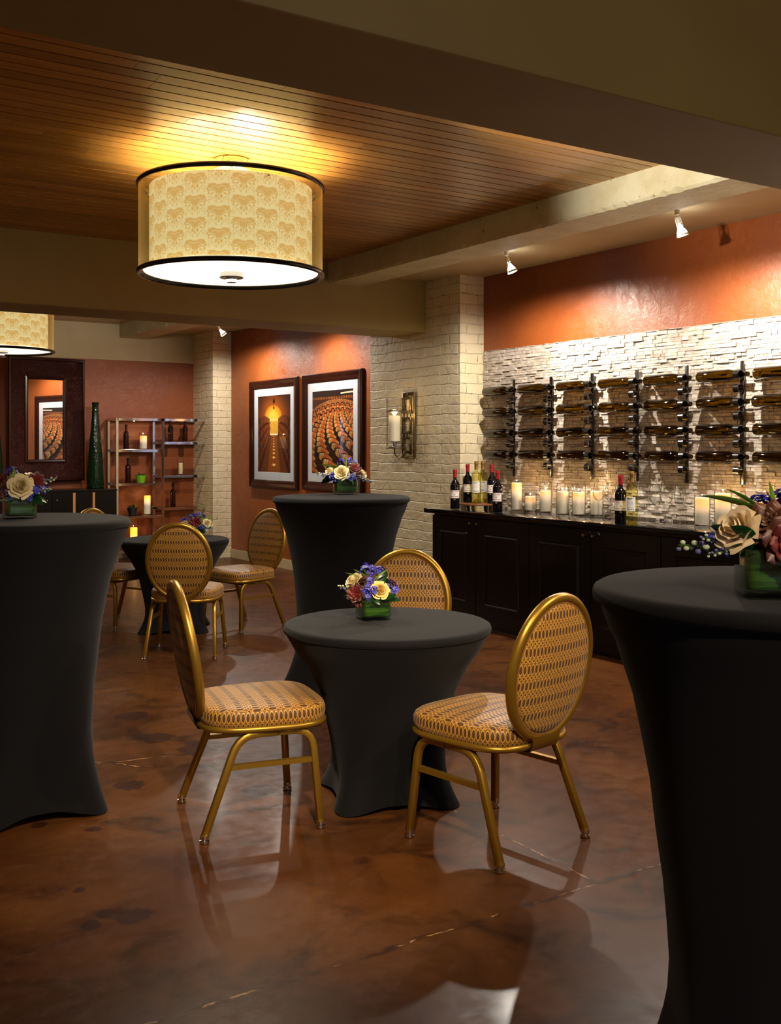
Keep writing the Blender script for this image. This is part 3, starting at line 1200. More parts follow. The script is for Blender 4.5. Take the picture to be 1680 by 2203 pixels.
def wine_bottle(kind, label, loc, group, rz):
    t = thing('wine_bottle', label, 'bottle', loc, rz, group)
    if kind == 'red':
        r, H = .0395, .330
        MB().lathe(bottle_prof(r, H), 32).build('bottle_body', wine_dark, t, angle=50)
        MB().lathe([(.0162, H * .80), (.0158, H * .93), (.0180, H * .935), (.0180, H * .97), (.0165, H * 1.002), (0, H * 1.003)], 24).build('foil_capsule', foil_red, t, angle=50)
        label_mb(r, H * .275, H * .475, 1.15, 'red').build('paper_label', label_m, t)
    else:
        r, H = .0395, .358
        MB().lathe(bottle_prof(r, H, sh=.64, nk=.76, punt=.04), 32).build('bottle_body', white_wine_glass, t, angle=50)
        MB().lathe([(.0162, H * .80), (.0158, H * .93), (.0175, H * .935), (.0175, H * .97), (.0165, H * 1.002), (0, H * 1.003)], 24).build('foil_capsule', foil_gold, t, angle=50)
        label_mb(r, H * .26, H * .52, .95, 'white').build('paper_label', label_m, t)
    return t


def face(x, y, off=0.0):
    """rotation that turns a bottle's local +x towards the room at the camera end"""
    return math.atan2(-y, -x) + off


ZR = ZT + 0.040
wine = [('red', 5.25, 7.10, ZT, 'red-capped dark wine bottle standing left of the wooden tray on the counter'),
        ('red', 5.50, 7.255, ZR, 'red-capped dark wine bottle on the wooden tray, at its left side'),
        ('white', 5.455, 7.075, ZR, 'gold-capped white wine bottle in front on the wooden tray'),
        ('white', 5.595, 7.165, ZR, 'gold-capped white wine bottle half hidden behind another on the tray'),
        ('red', 5.56, 6.995, ZR, 'red-capped dark wine bottle on the wooden tray, at its right side'),
        ('red', 5.22, 6.484, ZT, 'red-capped dark wine bottle right of the tray, near the tallest candle'),
        ('red', 5.20, 5.144, ZT, 'red-capped dark wine bottle standing beside the single white wine in mid-counter'),
        ('white', 5.19, 5.032, ZT, 'gold-capped white wine bottle with clear green base, in mid-counter')]
wine[5] = ('red', 5.24, 6.74, ZT, wine[5][4])
for k, (kd, x, y, z, lb) in enumerate(wine):
    if k == 5:
        x, y = 5.24, 6.52
    wine_bottle(kd, lb, (x, y, z), 'wine bottles on the counter', face(x, y, [-.1, .1, -.15, .1, -.35, -.3, .05, -.3][k]))
tr = thing('serving_tray', 'round wooden tray under the group of wine bottles', 'tray', (5.53, 7.13, ZT))
MB().lathe([(0, .022), (.160, .022), (.165, .026), (.165, .036), (.161, .040), (0, .040)], 48).build('tray_board', cork_wood, tr)
for k in range(4):
    MB().cyl((.11 * math.cos(k * PI / 2 + .4), .11 * math.sin(k * PI / 2 + .4), 0), .014, .022, 14).build('tray_foot', bronze, tr)

# ---------------------------------------------------------------- wall racks and their bottles
rackY = [6.905, 6.435, 5.962, 5.495, 5.028, 4.560, 4.090]
ringZ = [1.928 - 0.0907 * k for k in range(8)]
XA = 5.683
rack_lab = ['wall wine rack next to the brick pier, first strip of the row', 'wall wine rack strip second from the brick pier',
            'wall wine rack strip third from the brick pier, in the brightest light', 'wall wine rack strip fourth from the pier, above the red and white bottles',
            'wall wine rack strip fifth from the brick pier, above the wine glasses', 'wall wine rack strip sixth from the pier, last one fully in view',
            'wall wine rack cut off by the right edge of the picture']
rack = thing('wine_rack', rack_lab[0], 'wine rack', (XW - .012, rackY[0], 1.20), 0, 'steel wine racks on the stone wall')
sm_ = MB().box2((-.018, -.016, 0), (-.010, .016, .82))
sm_.build('mounting_strip', rack_steel, rack, bevel=0.003)
for k in range(8):
    rm = MB()
    T = Matrix.Translation((XA - XW + .012, 0, ringZ[k] - 1.20)) @ rotm('X', PI / 2)
    rm.lathe([(.0305, -.021), (.0305, .021), (.0265, .021), (.0265, -.021), (.0305, -.021)], 28, M4=T)
    rm.build('bottle_ring', rack_steel, rack)
racks = [rack] + [dup(rack, (XW - .012, y, 1.20), None, rack_lab[i + 1]) for i, y in enumerate(rackY[1:])]

bp = MB()
r, Lb = .039, .408
prof = [(0, .028), (r * .45, .024), (r * .8, .006), (r * .9, 0), (r, .008), (r, .245), (r * .97, .262), (r * .82, .283), (.026, .300), (.0175, .315), (.0150, .330),
        (.0142, .385), (.0172, .388), (.0172, .402), (.0150, .405), (.0150, Lb), (.0105, Lb), (.0105, .385)]
bp.lathe(prof, 32, M4=rotm('X', PI / 2))          # neck towards -y
b0 = thing('empty_bottle', 'x', 'bottle', (XA, rackY[0] + .325, ringZ[0]), 0, 'empty amber bottles in the wall racks')
bp.build('bottle_body', bottle_glass, b0, angle=50)
cols_w = ['rack next to the brick pier', 'second rack from the brick pier', 'third rack from the brick pier', 'fourth rack from the brick pier',
          'fifth rack from the brick pier', 'sixth rack from the brick pier', 'rack cut by the right edge']
rows_w = ['top', 'second', 'third', 'bottom']
jit = random.Random(2)
for c in range(7):
    for rr in range(4):
        lb = 'amber bottle in the %s slot of the %s' % (rows_w[rr], cols_w[c])
        off = .325 + jit.uniform(-.002, .016)
        lc = (XA, rackY[c] + off, ringZ[2 * rr])
        if c == 0 and rr == 0:
            b0['label'] = lb
            b0.location = lc
        else:
            dup(b0, lc, None, lb)

# ---------------------------------------------------------------- candles on the counter
def glow(name, h, strength, split, top=(1.0, 0.36, 0.0, 1), mid=(1.0, 0.8, 0.6, 1)):
    return candle_mat(name, h, top, mid, strength, split)


def candle_glass(label, loc, rc, hc, rg, hg, mat, group, lift=.010):
    t = thing('candle_in_glass', label, 'candle', loc, 0, group)
    MB().lathe([(0, 0), (rg * .96, 0), (rg, .004), (rg, hg), (rg - .0025, hg), (rg - .0025, lift), (0, lift - .001)], 36).build('glass_cylinder', glass, t, angle=50)
    c = MB().lathe([(0, .0), (rc * .97, 0), (rc, .004), (rc, hc - .006), (rc * .95, hc), (rc * .7, hc - .003), (0, hc - .012)], 36).build('wax_candle', mat, t, angle=50)
    c.location = (0, 0, lift)
    return t


cg = 'lit pillar candles in glass on the counter'
cand = [(5.56, 6.669, .043, .215, .047, .245, 2.2, .62, 'tallest lit pillar candle, nearest the wine bottles on the counter'),
        (5.58, 6.522, .043, .108, .050, .170, 1.3, .55, 'shortest lit pillar candle in glass, right of the tallest candle'),
        (5.58, 6.338, .044, .160, .050, .245, 1.8, .72, 'lit pillar candle in tall glass below the second wine rack'),
        (5.52, 6.075, .046, .165, .052, .225, 0.5, .60, 'pale pillar candle in glass that barely glows, mid counter row'),
        (5.55, 5.927, .046, .165, .052, .235, 2.0, .66, 'lit pillar candle with bright yellow top, between pale candle and wine glass'),
        (5.645, 5.835, .046, .175, .052, .190, 1.6, .60, 'lit pillar candle partly behind the first wine glasses'),
        (5.52, 4.718, .046, .175, .052, .205, 1.9, .55, 'lit pillar candle on the counter just left of the foreground flowers'),
        (5.60, 4.614, .050, .205, .056, .240, 2.0, .55, 'wide lit candle half hidden behind the big cream rose'),
        (5.65, 4.326, .050, .205, .056, .240, 1.5, .55, 'lit candle almost hidden behind the blue flowers at the right edge')]
for k, (x, y, rc, hc, rg, hg, stg, sp, lb) in enumerate(cand):
    candle_glass(lb, (x, y, ZT), rc, hc, rg, hg, glow('lit_wax', hc, stg * 0.5, sp), cg)
    light('candle_light', 'POINT', (x, y, ZT + hc + .03), 0.35 * stg, (1.0, .62, .25), size=0.006)

# ---------------------------------------------------------------- wine glasses
wg = thing('wine_glass', 'x', 'glass', (0, 0, ZT), 0, 'clear wine glasses on the counter')
MB().lathe([(0, 0), (.034, 0), (.035, .002), (.020, .006), (.006, .010)], 28).build('foot', glass, wg)
MB().lathe([(.006, .010), (.0042, .03), (.004, .09), (.006, .118)], 16).build('stem', glass, wg)
MB().lathe([(.006, .118), (.022, .126), (.038, .146), (.044, .172), (.042, .205), (.035, .235), (.032, .255), (.0305, .255), (.0335, .235), (.0405, .205), (.0425, .172), (.036, .147), (.02, .128), (0, .122)], 32).build('bowl', glass, wg)
gl = [(5.55, 5.713, 'clear wine glass in front of the last candle of the left row'),
      (5.56, 5.60, 'clear wine glass left of the mid-counter red wine bottle, in front of its pair'),
      (5.65, 5.67, 'clear wine glass left of the mid-counter red wine bottle, behind its pair'),
      (5.60, 5.206, 'clear wine glass alone just right of the mid-counter white wine bottle'),
      (5.57, 5.075, 'clear wine glass below the fifth rack, left one of a touching pair'),
      (5.66, 5.03, 'clear wine glass below the fifth rack, right one of a touching pair')]
for k, (x, y, lb) in enumerate(gl):
    if k == 0:
        wg.location = (x, y, ZT)
        wg['label'] = lb
    else:
        dup(wg, (x, y, ZT), k * .7, lb)

# ---------------------------------------------------------------- wall sconce
sc_ = thing('wall_sconce', 'bronze wall sconce with glass hurricane candle on the brick pier', 'sconce', (XP, 8.12, 1.345), 0)
bk = MB()


def rect_frame(mb, x, y0, y1, z0, z1, w, d):
    mb.box2((x - d, y0, z0), (x, y0 + w, z1))
    mb.box2((x - d, y1 - w, z0), (x, y1, z1))
    mb.box2((x - d, y0 + w, z0), (x, y1 - w, z0 + w))
    mb.box2((x - d, y0 + w, z1 - w), (x, y1 - w, z1))


rect_frame(bk, -.004, -.10, .115, 0, .612, .022, .018)
bk.build('back_plate', bronze, sc_, bevel=.002)
for k in range(3):
    fr_ = MB()
    rect_frame(fr_, -.026, -.066, .081, .045 + .185 * k, .045 + .185 * k + .150, .020, .016)
    fr_.box2((-.038, 0.0, .195 + .185 * k), (-.026, .014, .232 + .185 * k))
    fr_.build('square_ring', bronze, sc_, bevel=.002)
ax_, ay_ = -.16, .03
arm = MB()
arm.tube(fillet([(-.03, .0, .05), (-.06, .0, .075), (-.085, .0, .03), (-.12, .015, -.005), (ax_, ay_, .04), (ax_, ay_, .10)], .02), .006, 8)
arm.build('curved_arm', bronze, sc_)
MB().lathe([(0, .088), (.078, .088), (.080, .092), (.080, .100), (.076, .103), (.02, .104), (.014, .112), (.020, .122), (.012, .134), (.03, .146), (.052, .150), (.052, .156), (0, .156)], 36, (ax_, ay_, 0)).build('candle_cup', steel, sc_)
MB().lathe([(.074, .104), (.074, .555), (.0715, .555), (.0715, .104)], 40, (ax_, ay_, 0)).build('hurricane_glass', glass, sc_, angle=50)
MB().lathe([(.0745, .425), (.080, .428), (.080, .438), (.0745, .441)], 40, (ax_, ay_, 0)).build('glass_band', steel, sc_)
scw = candle_mat('sconce_wax', .235, (1.0, .60, .20, 1), (1.0, .78, .45, 1), .7, .85)
w_ = MB().lathe([(0, 0), (.052, 0), (.052, .232), (.048, .235), (0, .222)], 32).build('wax_candle', scw, sc_, angle=50)
w_.location = (ax_, ay_, .157)
fl_m = M('flame', (1, .8, .4, 1)).emit((1, .72, .3, 1), 14)
fl = MB().lathe([(0, 0), (.006, .006), (.008, .014), (.005, .026), (0, .036)], 12).build('flame', fl_m, w_)
fl.location = (0, 0, .226)
light('sconce_light', 'POINT', (XP + ax_ - .0, 8.12 + ay_, 1.345 + .43), 1.1, (1, .68, .3), size=.03)


# ---------------------------------------------------------------- framed pictures
def ell(mb, cx, cy, rx, ry, col, z, n=18, rot=0.0, a0=0, a1=2 * PI):
    pts = []
    for i in range(n):
        a = a0 + (a1 - a0) * i / (n if abs(a1 - a0 - 2 * PI) < 1e-6 else n - 1)
        x, y = rx * math.cos(a), ry * math.sin(a)
        pts.append((cx + x * math.cos(rot) - y * math.sin(rot), cy + x * math.sin(rot) + y * math.cos(rot)))
    poly(mb, pts, col, z)


def clip(pts):
    for ax, lim, sg in ((0, 0, 1), (0, 1, -1), (1, 0, 1), (1, 1, -1)):
        out = []
        for a, b in zip(pts, pts[1:] + pts[:1]):
            ia, ib = (a[ax] - lim) * sg >= 0, (b[ax] - lim) * sg >= 0
            if ia:
                out.append(a)
            if ia != ib:
                t = (lim - a[ax]) / (b[ax] - a[ax])
                out.append((a[0] + (b[0] - a[0]) * t, a[1] + (b[1] - a[1]) * t))
        pts = out
        if not pts:
            return pts
    return pts


def poly(mb, pts, col, z):
    pts = clip(list(pts))
    if len(pts) >= 3:
        mb.add([(p[0], p[1], z) for p in pts], [tuple(range(len(pts)))], col=tuple(c for c in col))


def lc(r, g, b):
    return rgb(r, g, b)[:3]


def art_tunnel():
    mb = MB()
    zz = [0.0]

    def nz():
        zz[0] += 2e-6
        return zz[0]
    poly(mb, [(0, 0), (1, 0), (1, 1), (0, 1)], lc(34, 12, 5), nz())
    for k in range(12):
        t = k / 11
        ell(mb, .49, .66 + .02 * t, .60 - .30 * t, .42 - .20 * t, lc(44 + 96 * t, 18 + 52 * t, 6 + 12 * t), nz(), 40)
    for k in range(10):
        t = k / 9
        ell(mb, .48, .70, .27 - .14 * t, .175 - .09 * t, lc(196 + 50 * t, 120 + 76 * t, 22 + 44 * t), nz(), 36)
    poly(mb, [(0, 0), (.0, .72), (.20, .70), (.37, .64), (.40, .44), (.12, .02)], lc(46, 17, 7), nz())
    poly(mb, [(1, 0), (1, .72), (.80, .70), (.61, .64), (.60, .44), (.92, .02)], lc(40, 15, 6), nz())
    poly(mb, [(.30, .70), (.70, .70), (.62, .64), (.38, .64)], lc(250, 214, 110), nz())
    poly(mb, [(.36, .66), (.64, .66), (.61, .50), (.40, .50)], lc(150, 86, 20), nz())
    for r_ in range(4):
        for c_ in range(5):
            ell(mb, .40 + c_ * .052 + (.026 if r_ % 2 else 0), .525 + r_ * .042, .023, .024, lc(246, 200, 84), nz(), 14)
            ell(mb, .40 + c_ * .052 + (.026 if r_ % 2 else 0), .525 + r_ * .042, .015, .016, lc(222, 158, 48), nz(), 12)
    poly(mb, [(.38, .50), (.62, .50), (.92, 0), (.08, 0)], lc(92, 46, 12), nz())
    poly(mb, [(.42, .50), (.58, .50), (.70, 0), (.30, 0)], lc(132, 70, 18), nz())
    poly(mb, [(.38, .505), (.62, .505), (.61, .485), (.39, .485)], lc(255, 240, 190), nz())
    for sd in (0, 1):
        for k in range(9):
            t = k / 8
            x = .02 + .34 * t ** .7
            for r_ in range(4):
                h = (.175 - .115 * t)
                yb = .02 + .46 * t ** .75
                y_ = yb + h * (.9 * r_ + .6)
                xx = x if sd == 0 else 1 - x
                c0 = lc(104 + 60 * t, 46 + 34 * t, 14 + 8 * t)
                ell(mb, xx, y_, .030 - .016 * t, h * .50, lc(20, 8, 4), nz(), 14)
                ell(mb, xx + (.006 if sd == 0 else -.006), y_, .020 - .011 * t, h * .40, c0, nz(), 14)
    for k in range(9):
        t = (k / 8) ** .65
        y_ = .10 + .37 * t
        s = 1 - .75 * t
        ell(mb, .5, y_, .08 * s, .022 * s, lc(190, 120, 34), nz(), 16)
        ell(mb, .5, y_, .035 * s, .013 * s, lc(255, 232, 170), nz(), 12)
    poly(mb, [(.47, .94), (.50, .97), (.53, .94), (.53, .90), (.47, .90)], lc(18, 8, 4), nz())
    poly(mb, [(.48, .85), (.50, .87), (.52, .85), (.52, .825), (.48, .825)], lc(24, 10, 4), nz())
    return mb


def art_barrels():
    mb = MB()
    zz = [0.0]

    def nz():
        zz[0] += 2e-6
        return zz[0]
    poly(mb, [(0, 0), (1, 0), (1, 1), (0, 1)], lc(56, 22, 10), nz())
    poly(mb, [(0, 1), (1, 1), (1, .91), (0, .89)], lc(30, 14, 8), nz())
    poly(mb, [(.70, .965), (1, .975), (1, .955), (.70, .948)], lc(190, 180, 150), nz())
    for k in range(26):
        poly(mb, [(k / 25 - .012, .925), (k / 25 + .006, .925), (k / 25 + .008, .895), (k / 25 - .012, .895)], lc(150, 84, 30), nz())
    rn = random.Random(4)

    def barrel(cx, cy, w, h, ang, tone):
        def P(u, v):
            return (cx + u * math.cos(ang) * w - v * math.sin(ang) * h, cy + (u * math.sin(ang) * w * .55 + v * math.cos(ang) * h))
        body = []
        nb = 8
        up = [(-1 + 2 * i / nb, .5 + .5 * (1 - (2 * i / nb - 1) ** 2)) for i in range(nb + 1)]
        dn = [(1 - 2 * i / nb, -.5 - .5 * (1 - (2 * i / nb - 1) ** 2)) for i in range(nb + 1)]
        ellp = [P(u * 1.22, v * 1.22 - .12) for u, v in up + dn]
        poly(mb, ellp, lc(22, 8, 5), nz())
        tan = lc(226 * tone, 170 * tone, 84 * tone)
        org = lc(186 * tone, 82 * tone, 28 * tone)

        def band(u0, u1, col, vt=1.0, vb=-1.0):
            n_ = 4
            a = []
            for i in range(n_ + 1):
                u = u0 + (u1 - u0) * i / n_
                a.append(P(u, (.5 + .5 * (1 - u * u)) * vt))
            for i in range(n_ + 1):
                u = u1 + (u0 - u1) * i / n_
                a.append(P(u, (.5 + .5 * (1 - u * u)) * vb))
            poly(mb, a, col, nz())
        band(-1, 1, tan)
        band(-.45, .45, org)
        band(-.42, .42, lc(212 * tone, 108 * tone, 44 * tone), .95, .35)
        band(-1, -.45, lc(244 * tone, 200 * tone, 120 * tone), .9, .4)
        for u in (-.92, -.62, .62, .92):
            band(u - .03, u + .03, lc(60, 30, 14))
        band(.45, 1, lc(150 * tone, 96 * tone, 40 * tone), -.2, -.95)
        # dark end head
        pts = [P(1 + .22 * math.cos(a), .52 * math.sin(a)) for a in [2 * PI * i / 14 for i in range(14)]]
        poly(mb, pts, lc(52, 24, 12), nz())
    yb, t = .885, 0.0
    k_row = 0
    while yb > -.16:
        t = (.885 - yb) / .9
        w, h = .020 + .22 * t ** 1.1, .0075 + .078 * t ** 1.1
        n = int(1.35 / (w * 2.15)) + 2
        for k in range(n):
            u = 1.15 - k * w * 2.15 - (1.05 * w if k_row % 2 else 0)
            vv = yb - .10 * (1 - t) * (u - .62) ** 2 * 3.0 + .16 * t * (u - .5)
            tone = rn.uniform(.80, 1.0) * (1.08 if .1 < t < .5 else .92) * (1.0 - .25 * abs(u - .55))
            barrel(u, vv, w, h, -.55 + .35 * (1 - t), min(1.1, tone))
        if k_row in (5, 8):
            for k in range(9):
                u = .06 + k * .115
                yy = yb - .10 * (1 - t) * (u - .62) ** 2 * 3.0 + .16 * t * (u - .5) + h * .5
                w_, h_ = .050, .030 + .05 * t
                pts = [(u + w_ * math.cos(a), yy + h_ * math.sin(a)) for a in [PI * j / 8 for j in range(9)]]
                pin = [(u + w_ * .68 * math.cos(a), yy - .004 + h_ * .76 * math.sin(a)) for a in [PI * j / 8 for j in range(9)]]
                poly(mb, pts + [(u - w_, yy - h_ * .9), (u + w_, yy - h_ * .9)], lc(24, 10, 6), nz())
                poly(mb, pin + [(u - w_ * .68, yy - h_ * .9), (u + w_ * .68, yy - h_ * .9)], lc(186, 88, 32), nz())
                poly(mb, [(u - w_ * .68, yy - .004), (u + w_ * .68, yy + .004), (u + w_ * .68, yy + .009), (u - w_ * .68, yy + .001)], lc(30, 12, 6), nz())
        yb -= h * 1.62
        k_row += 1
    return mb


def framed(label, y0, y1, z0, z1, art, fw, mw):
    """hangs on the right wall; local u runs from the far end (y1) to the near end (y0)"""
    W, H = y1 - y0, z1 - z0
    t = thing('framed_picture', label, 'picture', (XW - .003, (y0 + y1) / 2, z0), 0, 'framed cellar pictures')
    fr_ = MB()
    prof = [(0, 0), (0, -.030), (.012, -.048), (.03, -.045), (fw * .6, -.034), (fw * .85, -.030), (fw, -.024), (fw, -.012)]
    rows = []
    for o, x in prof:
        rows.append([(x, -W / 2 + o, o), (x, W / 2 - o, o), (x, W / 2 - o, H - o), (x, -W / 2 + o, H - o)])
    fr_.grid(rows, closed=True)
    fr_.build('frame', mahogany, t, smooth=False)
    mt = MB()
    a, b = fw - .005, fw + mw
    rows = [[(-.016, -W / 2 + o, o), (-.016, W / 2 - o, o), (-.016, W / 2 - o, H - o), (-.016, -W / 2 + o, H - o)] for o in (a, b)]
    rows.append([(-.0125, -W / 2 + b + .002, b + .002), (-.0125, W / 2 - b - .002, b + .002), (-.0125, W / 2 - b - .002, H - b - .002), (-.0125, -W / 2 + b + .002, H - b - .002)])
    mt.grid(rows, closed=True)
    mt.build('mat_board', mat_board, t, smooth=False)
    aw, ah = W - 2 * b, H - 2 * b
    pr = art()
    pr.v = [(-.012 - p[2], (0.5 - p[0]) * aw, b + p[1] * ah) for p in pr.v]
    pr.build('print', print_m, t, smooth=False)
    MB().box2((-.0205, -W / 2 + fw - .004, fw - .004), (-.0195, W / 2 - fw + .004, H - fw + .004)).build('glazing', pane_glass, t, smooth=False)
    return t


framed('framed picture of a candlelit barrel tunnel, the left of two on the orange wall', 10.80, 12.065, .94, 2.262, art_tunnel, .10, .095)
framed('framed picture of curving rows of barrels, behind the tall table with flowers', 9.36, 10.665, .955, 2.268, art_barrels, .10, .10)

# ---------------------------------------------------------------- mirror, sideboard, vases
mr = thing('wall_mirror', 'large mirror in a wide dark embossed leather frame, standing on the black sideboard', 'mirror', (3.985, YF - .03, 1.02), R_(8.5))
W, H = .98, 1.525
bo = .285
mf = MB()


def ringrows(prof):
    return [[(-W + o, y_, o * zs), (-o, y_, o * zs), (-o, y_, H - o * zs), (-W + o, y_, H - o * zs)] for o, y_, zs in prof]


pr_ = [(0, 0.0, 1), (0, -.06, 1), (.012, -.072, 1), (.03, -.072, 1), (.04, -.060, 1)]
mf.grid(ringrows(pr_), closed=True)
mf.build('outer_moulding', mahogany, mr, smooth=False)
mf = MB().grid(ringrows([(.04, -.060, 1), (.09, -.052, 1), (.16, -.030, 1), (.21, -.014, 1), (.225, -.012, 1)]), closed=True)
mf.build('leather_panel', leather, mr, angle=30)
mf = MB().grid(ringrows([(.225, -.012, 1), (.228, -.026, 1), (.245, -.030, 1), (.262, -.022, 1), (.265, -.008, 1), (.272, -.004, 1)]), closed=True)
mf.build('inner_moulding', mahogany, mr, smooth=False)
MB().box2((-W + .262, -.005, .25), (-.262, -.001, H - .25)).build('mirror_glass', mirror_m, mr, smooth=False)

sd = thing('sideboard', 'black sideboard with wooden strips under the leather framed mirror', 'sideboard', (3.25, 13.08, 0))
MB().box2((-1.05, -.255, .08), (1.01, .245, .90)).build('body', black_lacquer, sd, smooth=False)
MB().box2((-1.06, -.265, .90), (1.015, .25, .922)).build('top', black_lacquer, sd, bevel=.003, smooth=False)
MB().box2((-1.0, -.2, 0), (.96, .2, .08)).build('plinth', black_lacquer, sd, smooth=False)
for x0, x1, kx in ((-.52, -.31, -.34), (-.03, .21, .155), (.215, .46, .27)):
    d = MB().box2((x0 + .003, -.268, .10), (x1 - .003, -.256, .885)).build('door', black_lacquer, sd, smooth=False)
    k_ = MB().ball((kx, -.278, .80), .012, 12, 8)
    k_.build('knob', chrome, d)
for x in (-.10, .48, .72):
    MB().box2((x - .014, -.272, .10), (x + .014, -.256, .885)).build('wood_strip', strip_wood, sd, smooth=False)
for x0, x1 in ((-1.04, -.56), (.50, .70), (.745, 1.0)):
    MB().box2((x0, -.262, .10), (x1, -.256, .885)).build('front_panel', black_lacquer, sd, smooth=False)

vp = [(0, 0), (.098, 0), (.104, .006), (.106, .03), (.104, .12), (.098, .25), (.086, .42), (.070, .60), (.055, .76), (.044, .90), (.039, 1.0), (.040, 1.05), (.047, 1.078), (.044, 1.08), (.036, 1.05), (.034, .98), (0, .95)]
v1 = thing('tall_vase', 'tall green glass bottle vase between the mirror and the chrome shelf', 'vase', (4.066, 13.06, .922), 0, 'tall green vases')
MB().lathe(vp, 40).build('vase_body', green_glass, v1, angle=50)
dup(v1, (2.845, 13.02, .922), 0, 'tall green glass bottle vase just showing at the left edge, beside the mirror')

# ---------------------------------------------------------------- chrome etagere
et = thing('display_shelf', 'chrome framed open display shelf against the orange far wall', 'shelf', (4.3, 12.97, 0))
fx, bx = (.015, .615, 1.235), (.0, .60, 1.19)
fx = (.012, .612, 1.225)
for x in fx:
    for y in (0.0, .33):
        MB().box2((x - .016, y - .016, 0), (x + .016, y + .016, 1.81)).build('post', chrome, et, bevel=.002, smooth=False)
LZ = (.135, .566, .984, 1.412)
RZ = (.24, .657, 1.077, 1.51)


def shelf_tier(x0, x1, z):
    s = MB()
    s.box2((x0, -.013, z - .035), (x1, .013, z))
    s.box2((x0, .317, z - .035), (x1, .343, z))
    for x in (x0 + .0, x1 - .02):
        s.box2((x, .013, z - .035), (x + .02, .317, z))
    o = s.build('shelf_frame', chrome, et, bevel=.002, smooth=False)
    MB().box2((x0 + .02, .0, z - .006), (x1 - .02, .33, z)).build('glass_shelf', glass, o, smooth=False)


for z in LZ:
    shelf_tier(fx[0] + .016, fx[1] - .016, z)
for z in RZ:
    shelf_tier(fx[1] + .016, fx[2] - .016, z)
tf = MB()
tf.box2((fx[0], -.016, 1.775), (fx[2], .016, 1.81))
tf.box2((fx[0], .314, 1.775), (fx[2], .346, 1.81))
for x in fx:
    tf.box2((x - .016, .016, 1.775), (x + .016, .314, 1.81))
tf.build('top_frame', chrome, et, bevel=.002, smooth=False)

sbp = bottle_prof(.036, .32)


def shelf_bottle(label, x, z, h=.32):
    t = thing('dark_bottle', label, 'bottle', (x, 13.15, z), 0, 'dark bottles on the display shelf')
    MB().lathe(bottle_prof(.036, h), 24).build('bottle_body', brown_glass, t, angle=50)
    MB().lathe([(.0155, h * .86), (.0155, h * .93), (.0175, h * .935), (.0175, h * .97), (.016, h * 1.002), (0, h * 1.003)], 20).build('bottle_collar', wine_dark, t)


shelf_bottle('dark bottle on the top left shelf tier, beside a lit candle', 4.492, LZ[3])
shelf_bottle('dark bottle on the second left tier, beside the bright green pot', 4.516, LZ[2])
shelf_bottle('dark bottle on the top right tier, the left of two', 5.088, RZ[3], .30)
shelf_bottle('dark bottle on the top right tier, the right of two', 5.291, RZ[3], .30)
shelf_bottle('dark bottle alone on the third right tier', 5.122, RZ[1])
sg = 'candles on the display shelf'
candle_glass('lit candle in glass on the top left shelf tier', (4.721, 13.15, LZ[3]), .046, .165, .053, .22, glow('lit_wax', .165, 1.1, .6), sg)
candle_glass('tall lit candle on the third left tier beside the black pot', (4.773, 13.15, LZ[1]), .042, .235, .046, .26, glow('lit_wax', .235, 1.9, .66, (1, .42, .0, 1)), sg)
candle_glass('glowing yellow candle on the lowest left tier behind the chairs', (4.592, 13.15, LZ[0]), .046, .26, .053, .36, glow('lit_wax', .26, 2.0, .45, (1, .42, .0, 1)), sg)
candle_glass('slim unlit candle in glass on the second right tier', (5.228, 13.15, RZ[2]), .028, .145, .046, .21, wax_plain, sg)
for x, z in ((4.721, 1.62), (4.773, .84), (4.592, .42)):
    light('candle_light', 'POINT', (x, 13.12, z), .5, (1, .6, .22), size=.006)

leaf_g = M('leaf_green', rgb(52, 96, 38), 0.4)
leaf_dark = M('leaf_dark_green', rgb(18, 58, 24), 0.28)
pot_green = M('lime_pot', rgb(120, 190, 36), 0.35)
pot_black = M('black_pot', rgb(30, 30, 30), 0.5)


def leaf_blade(mb, base, dirv, L, w, droop, mat=0, n=6, cup=.25):
    """a pointed leaf bending down along its length"""
    d = Vector(dirv).normalized()
    sd_ = d.cross(Vector((0, 0, 1)))
    sd_ = sd_.normalized() if sd_.length > 1e-4 else Vector((1, 0, 0))
    up = sd_.cross(d)
    rows = []
    for i in range(n + 1):
        t = i / n
        c = Vector(base) + d * L * t + Vector((0, 0, -droop * t * t))
        ww = w * math.sin(PI * min(1, .12 + .88 * t)) ** .8 * (1 if i < n else 0.02)
        rows.append([c - sd_ * ww + up * ww * cup, c, c + sd_ * ww + up * ww * cup])
    mb.grid([[tuple(p) for p in r] for r in rows], mat)


def pot_plant(label, x, z, pm, wavy, lm, h):
    t = thing('potted_plant', label, 'plant', (x, 13.14, z), 0)
    n = 40
    rows = []
    for k in range(7):
        f = k / 6
        rows.append([((.046 + .022 * f) * (1 + wavy * .05 * math.sin(10 * a + 5 * f)) * math.cos(a), (.046 + .022 * f) * (1 + wavy * .05 * math.sin(10 * a + 5 * f)) * math.sin(a), .095 * f) for a in [2 * PI * i / n for i in range(n)]])
    rows.append([(p[0] * .9, p[1] * .9, .095) for p in rows[-1]])
    rows.append([(p[0] * .85, p[1] * .85, .08) for p in rows[-2]])
    rows.append([(0, 0, .078)] * n)
    MB().grid([[(0, 0, 0)] * n] + rows, closed=True).build('pot', pm, t, angle=50)
    lf = MB()
    r = random.Random(int(x * 100))
    for k in range(70):
        a = r.uniform(0, 2 * PI)
        e = r.uniform(.2, 1.4)
        leaf_blade(lf, (r.uniform(-.04, .04), r.uniform(-.04, .04), .078), (math.cos(a) * math.cos(e), math.sin(a) * math.cos(e), math.sin(e)), r.uniform(.5, 1) * h, .006 + .004 * wavy * 0, r.uniform(0, .03), n=3)
    lf.build('foliage', lm, t)


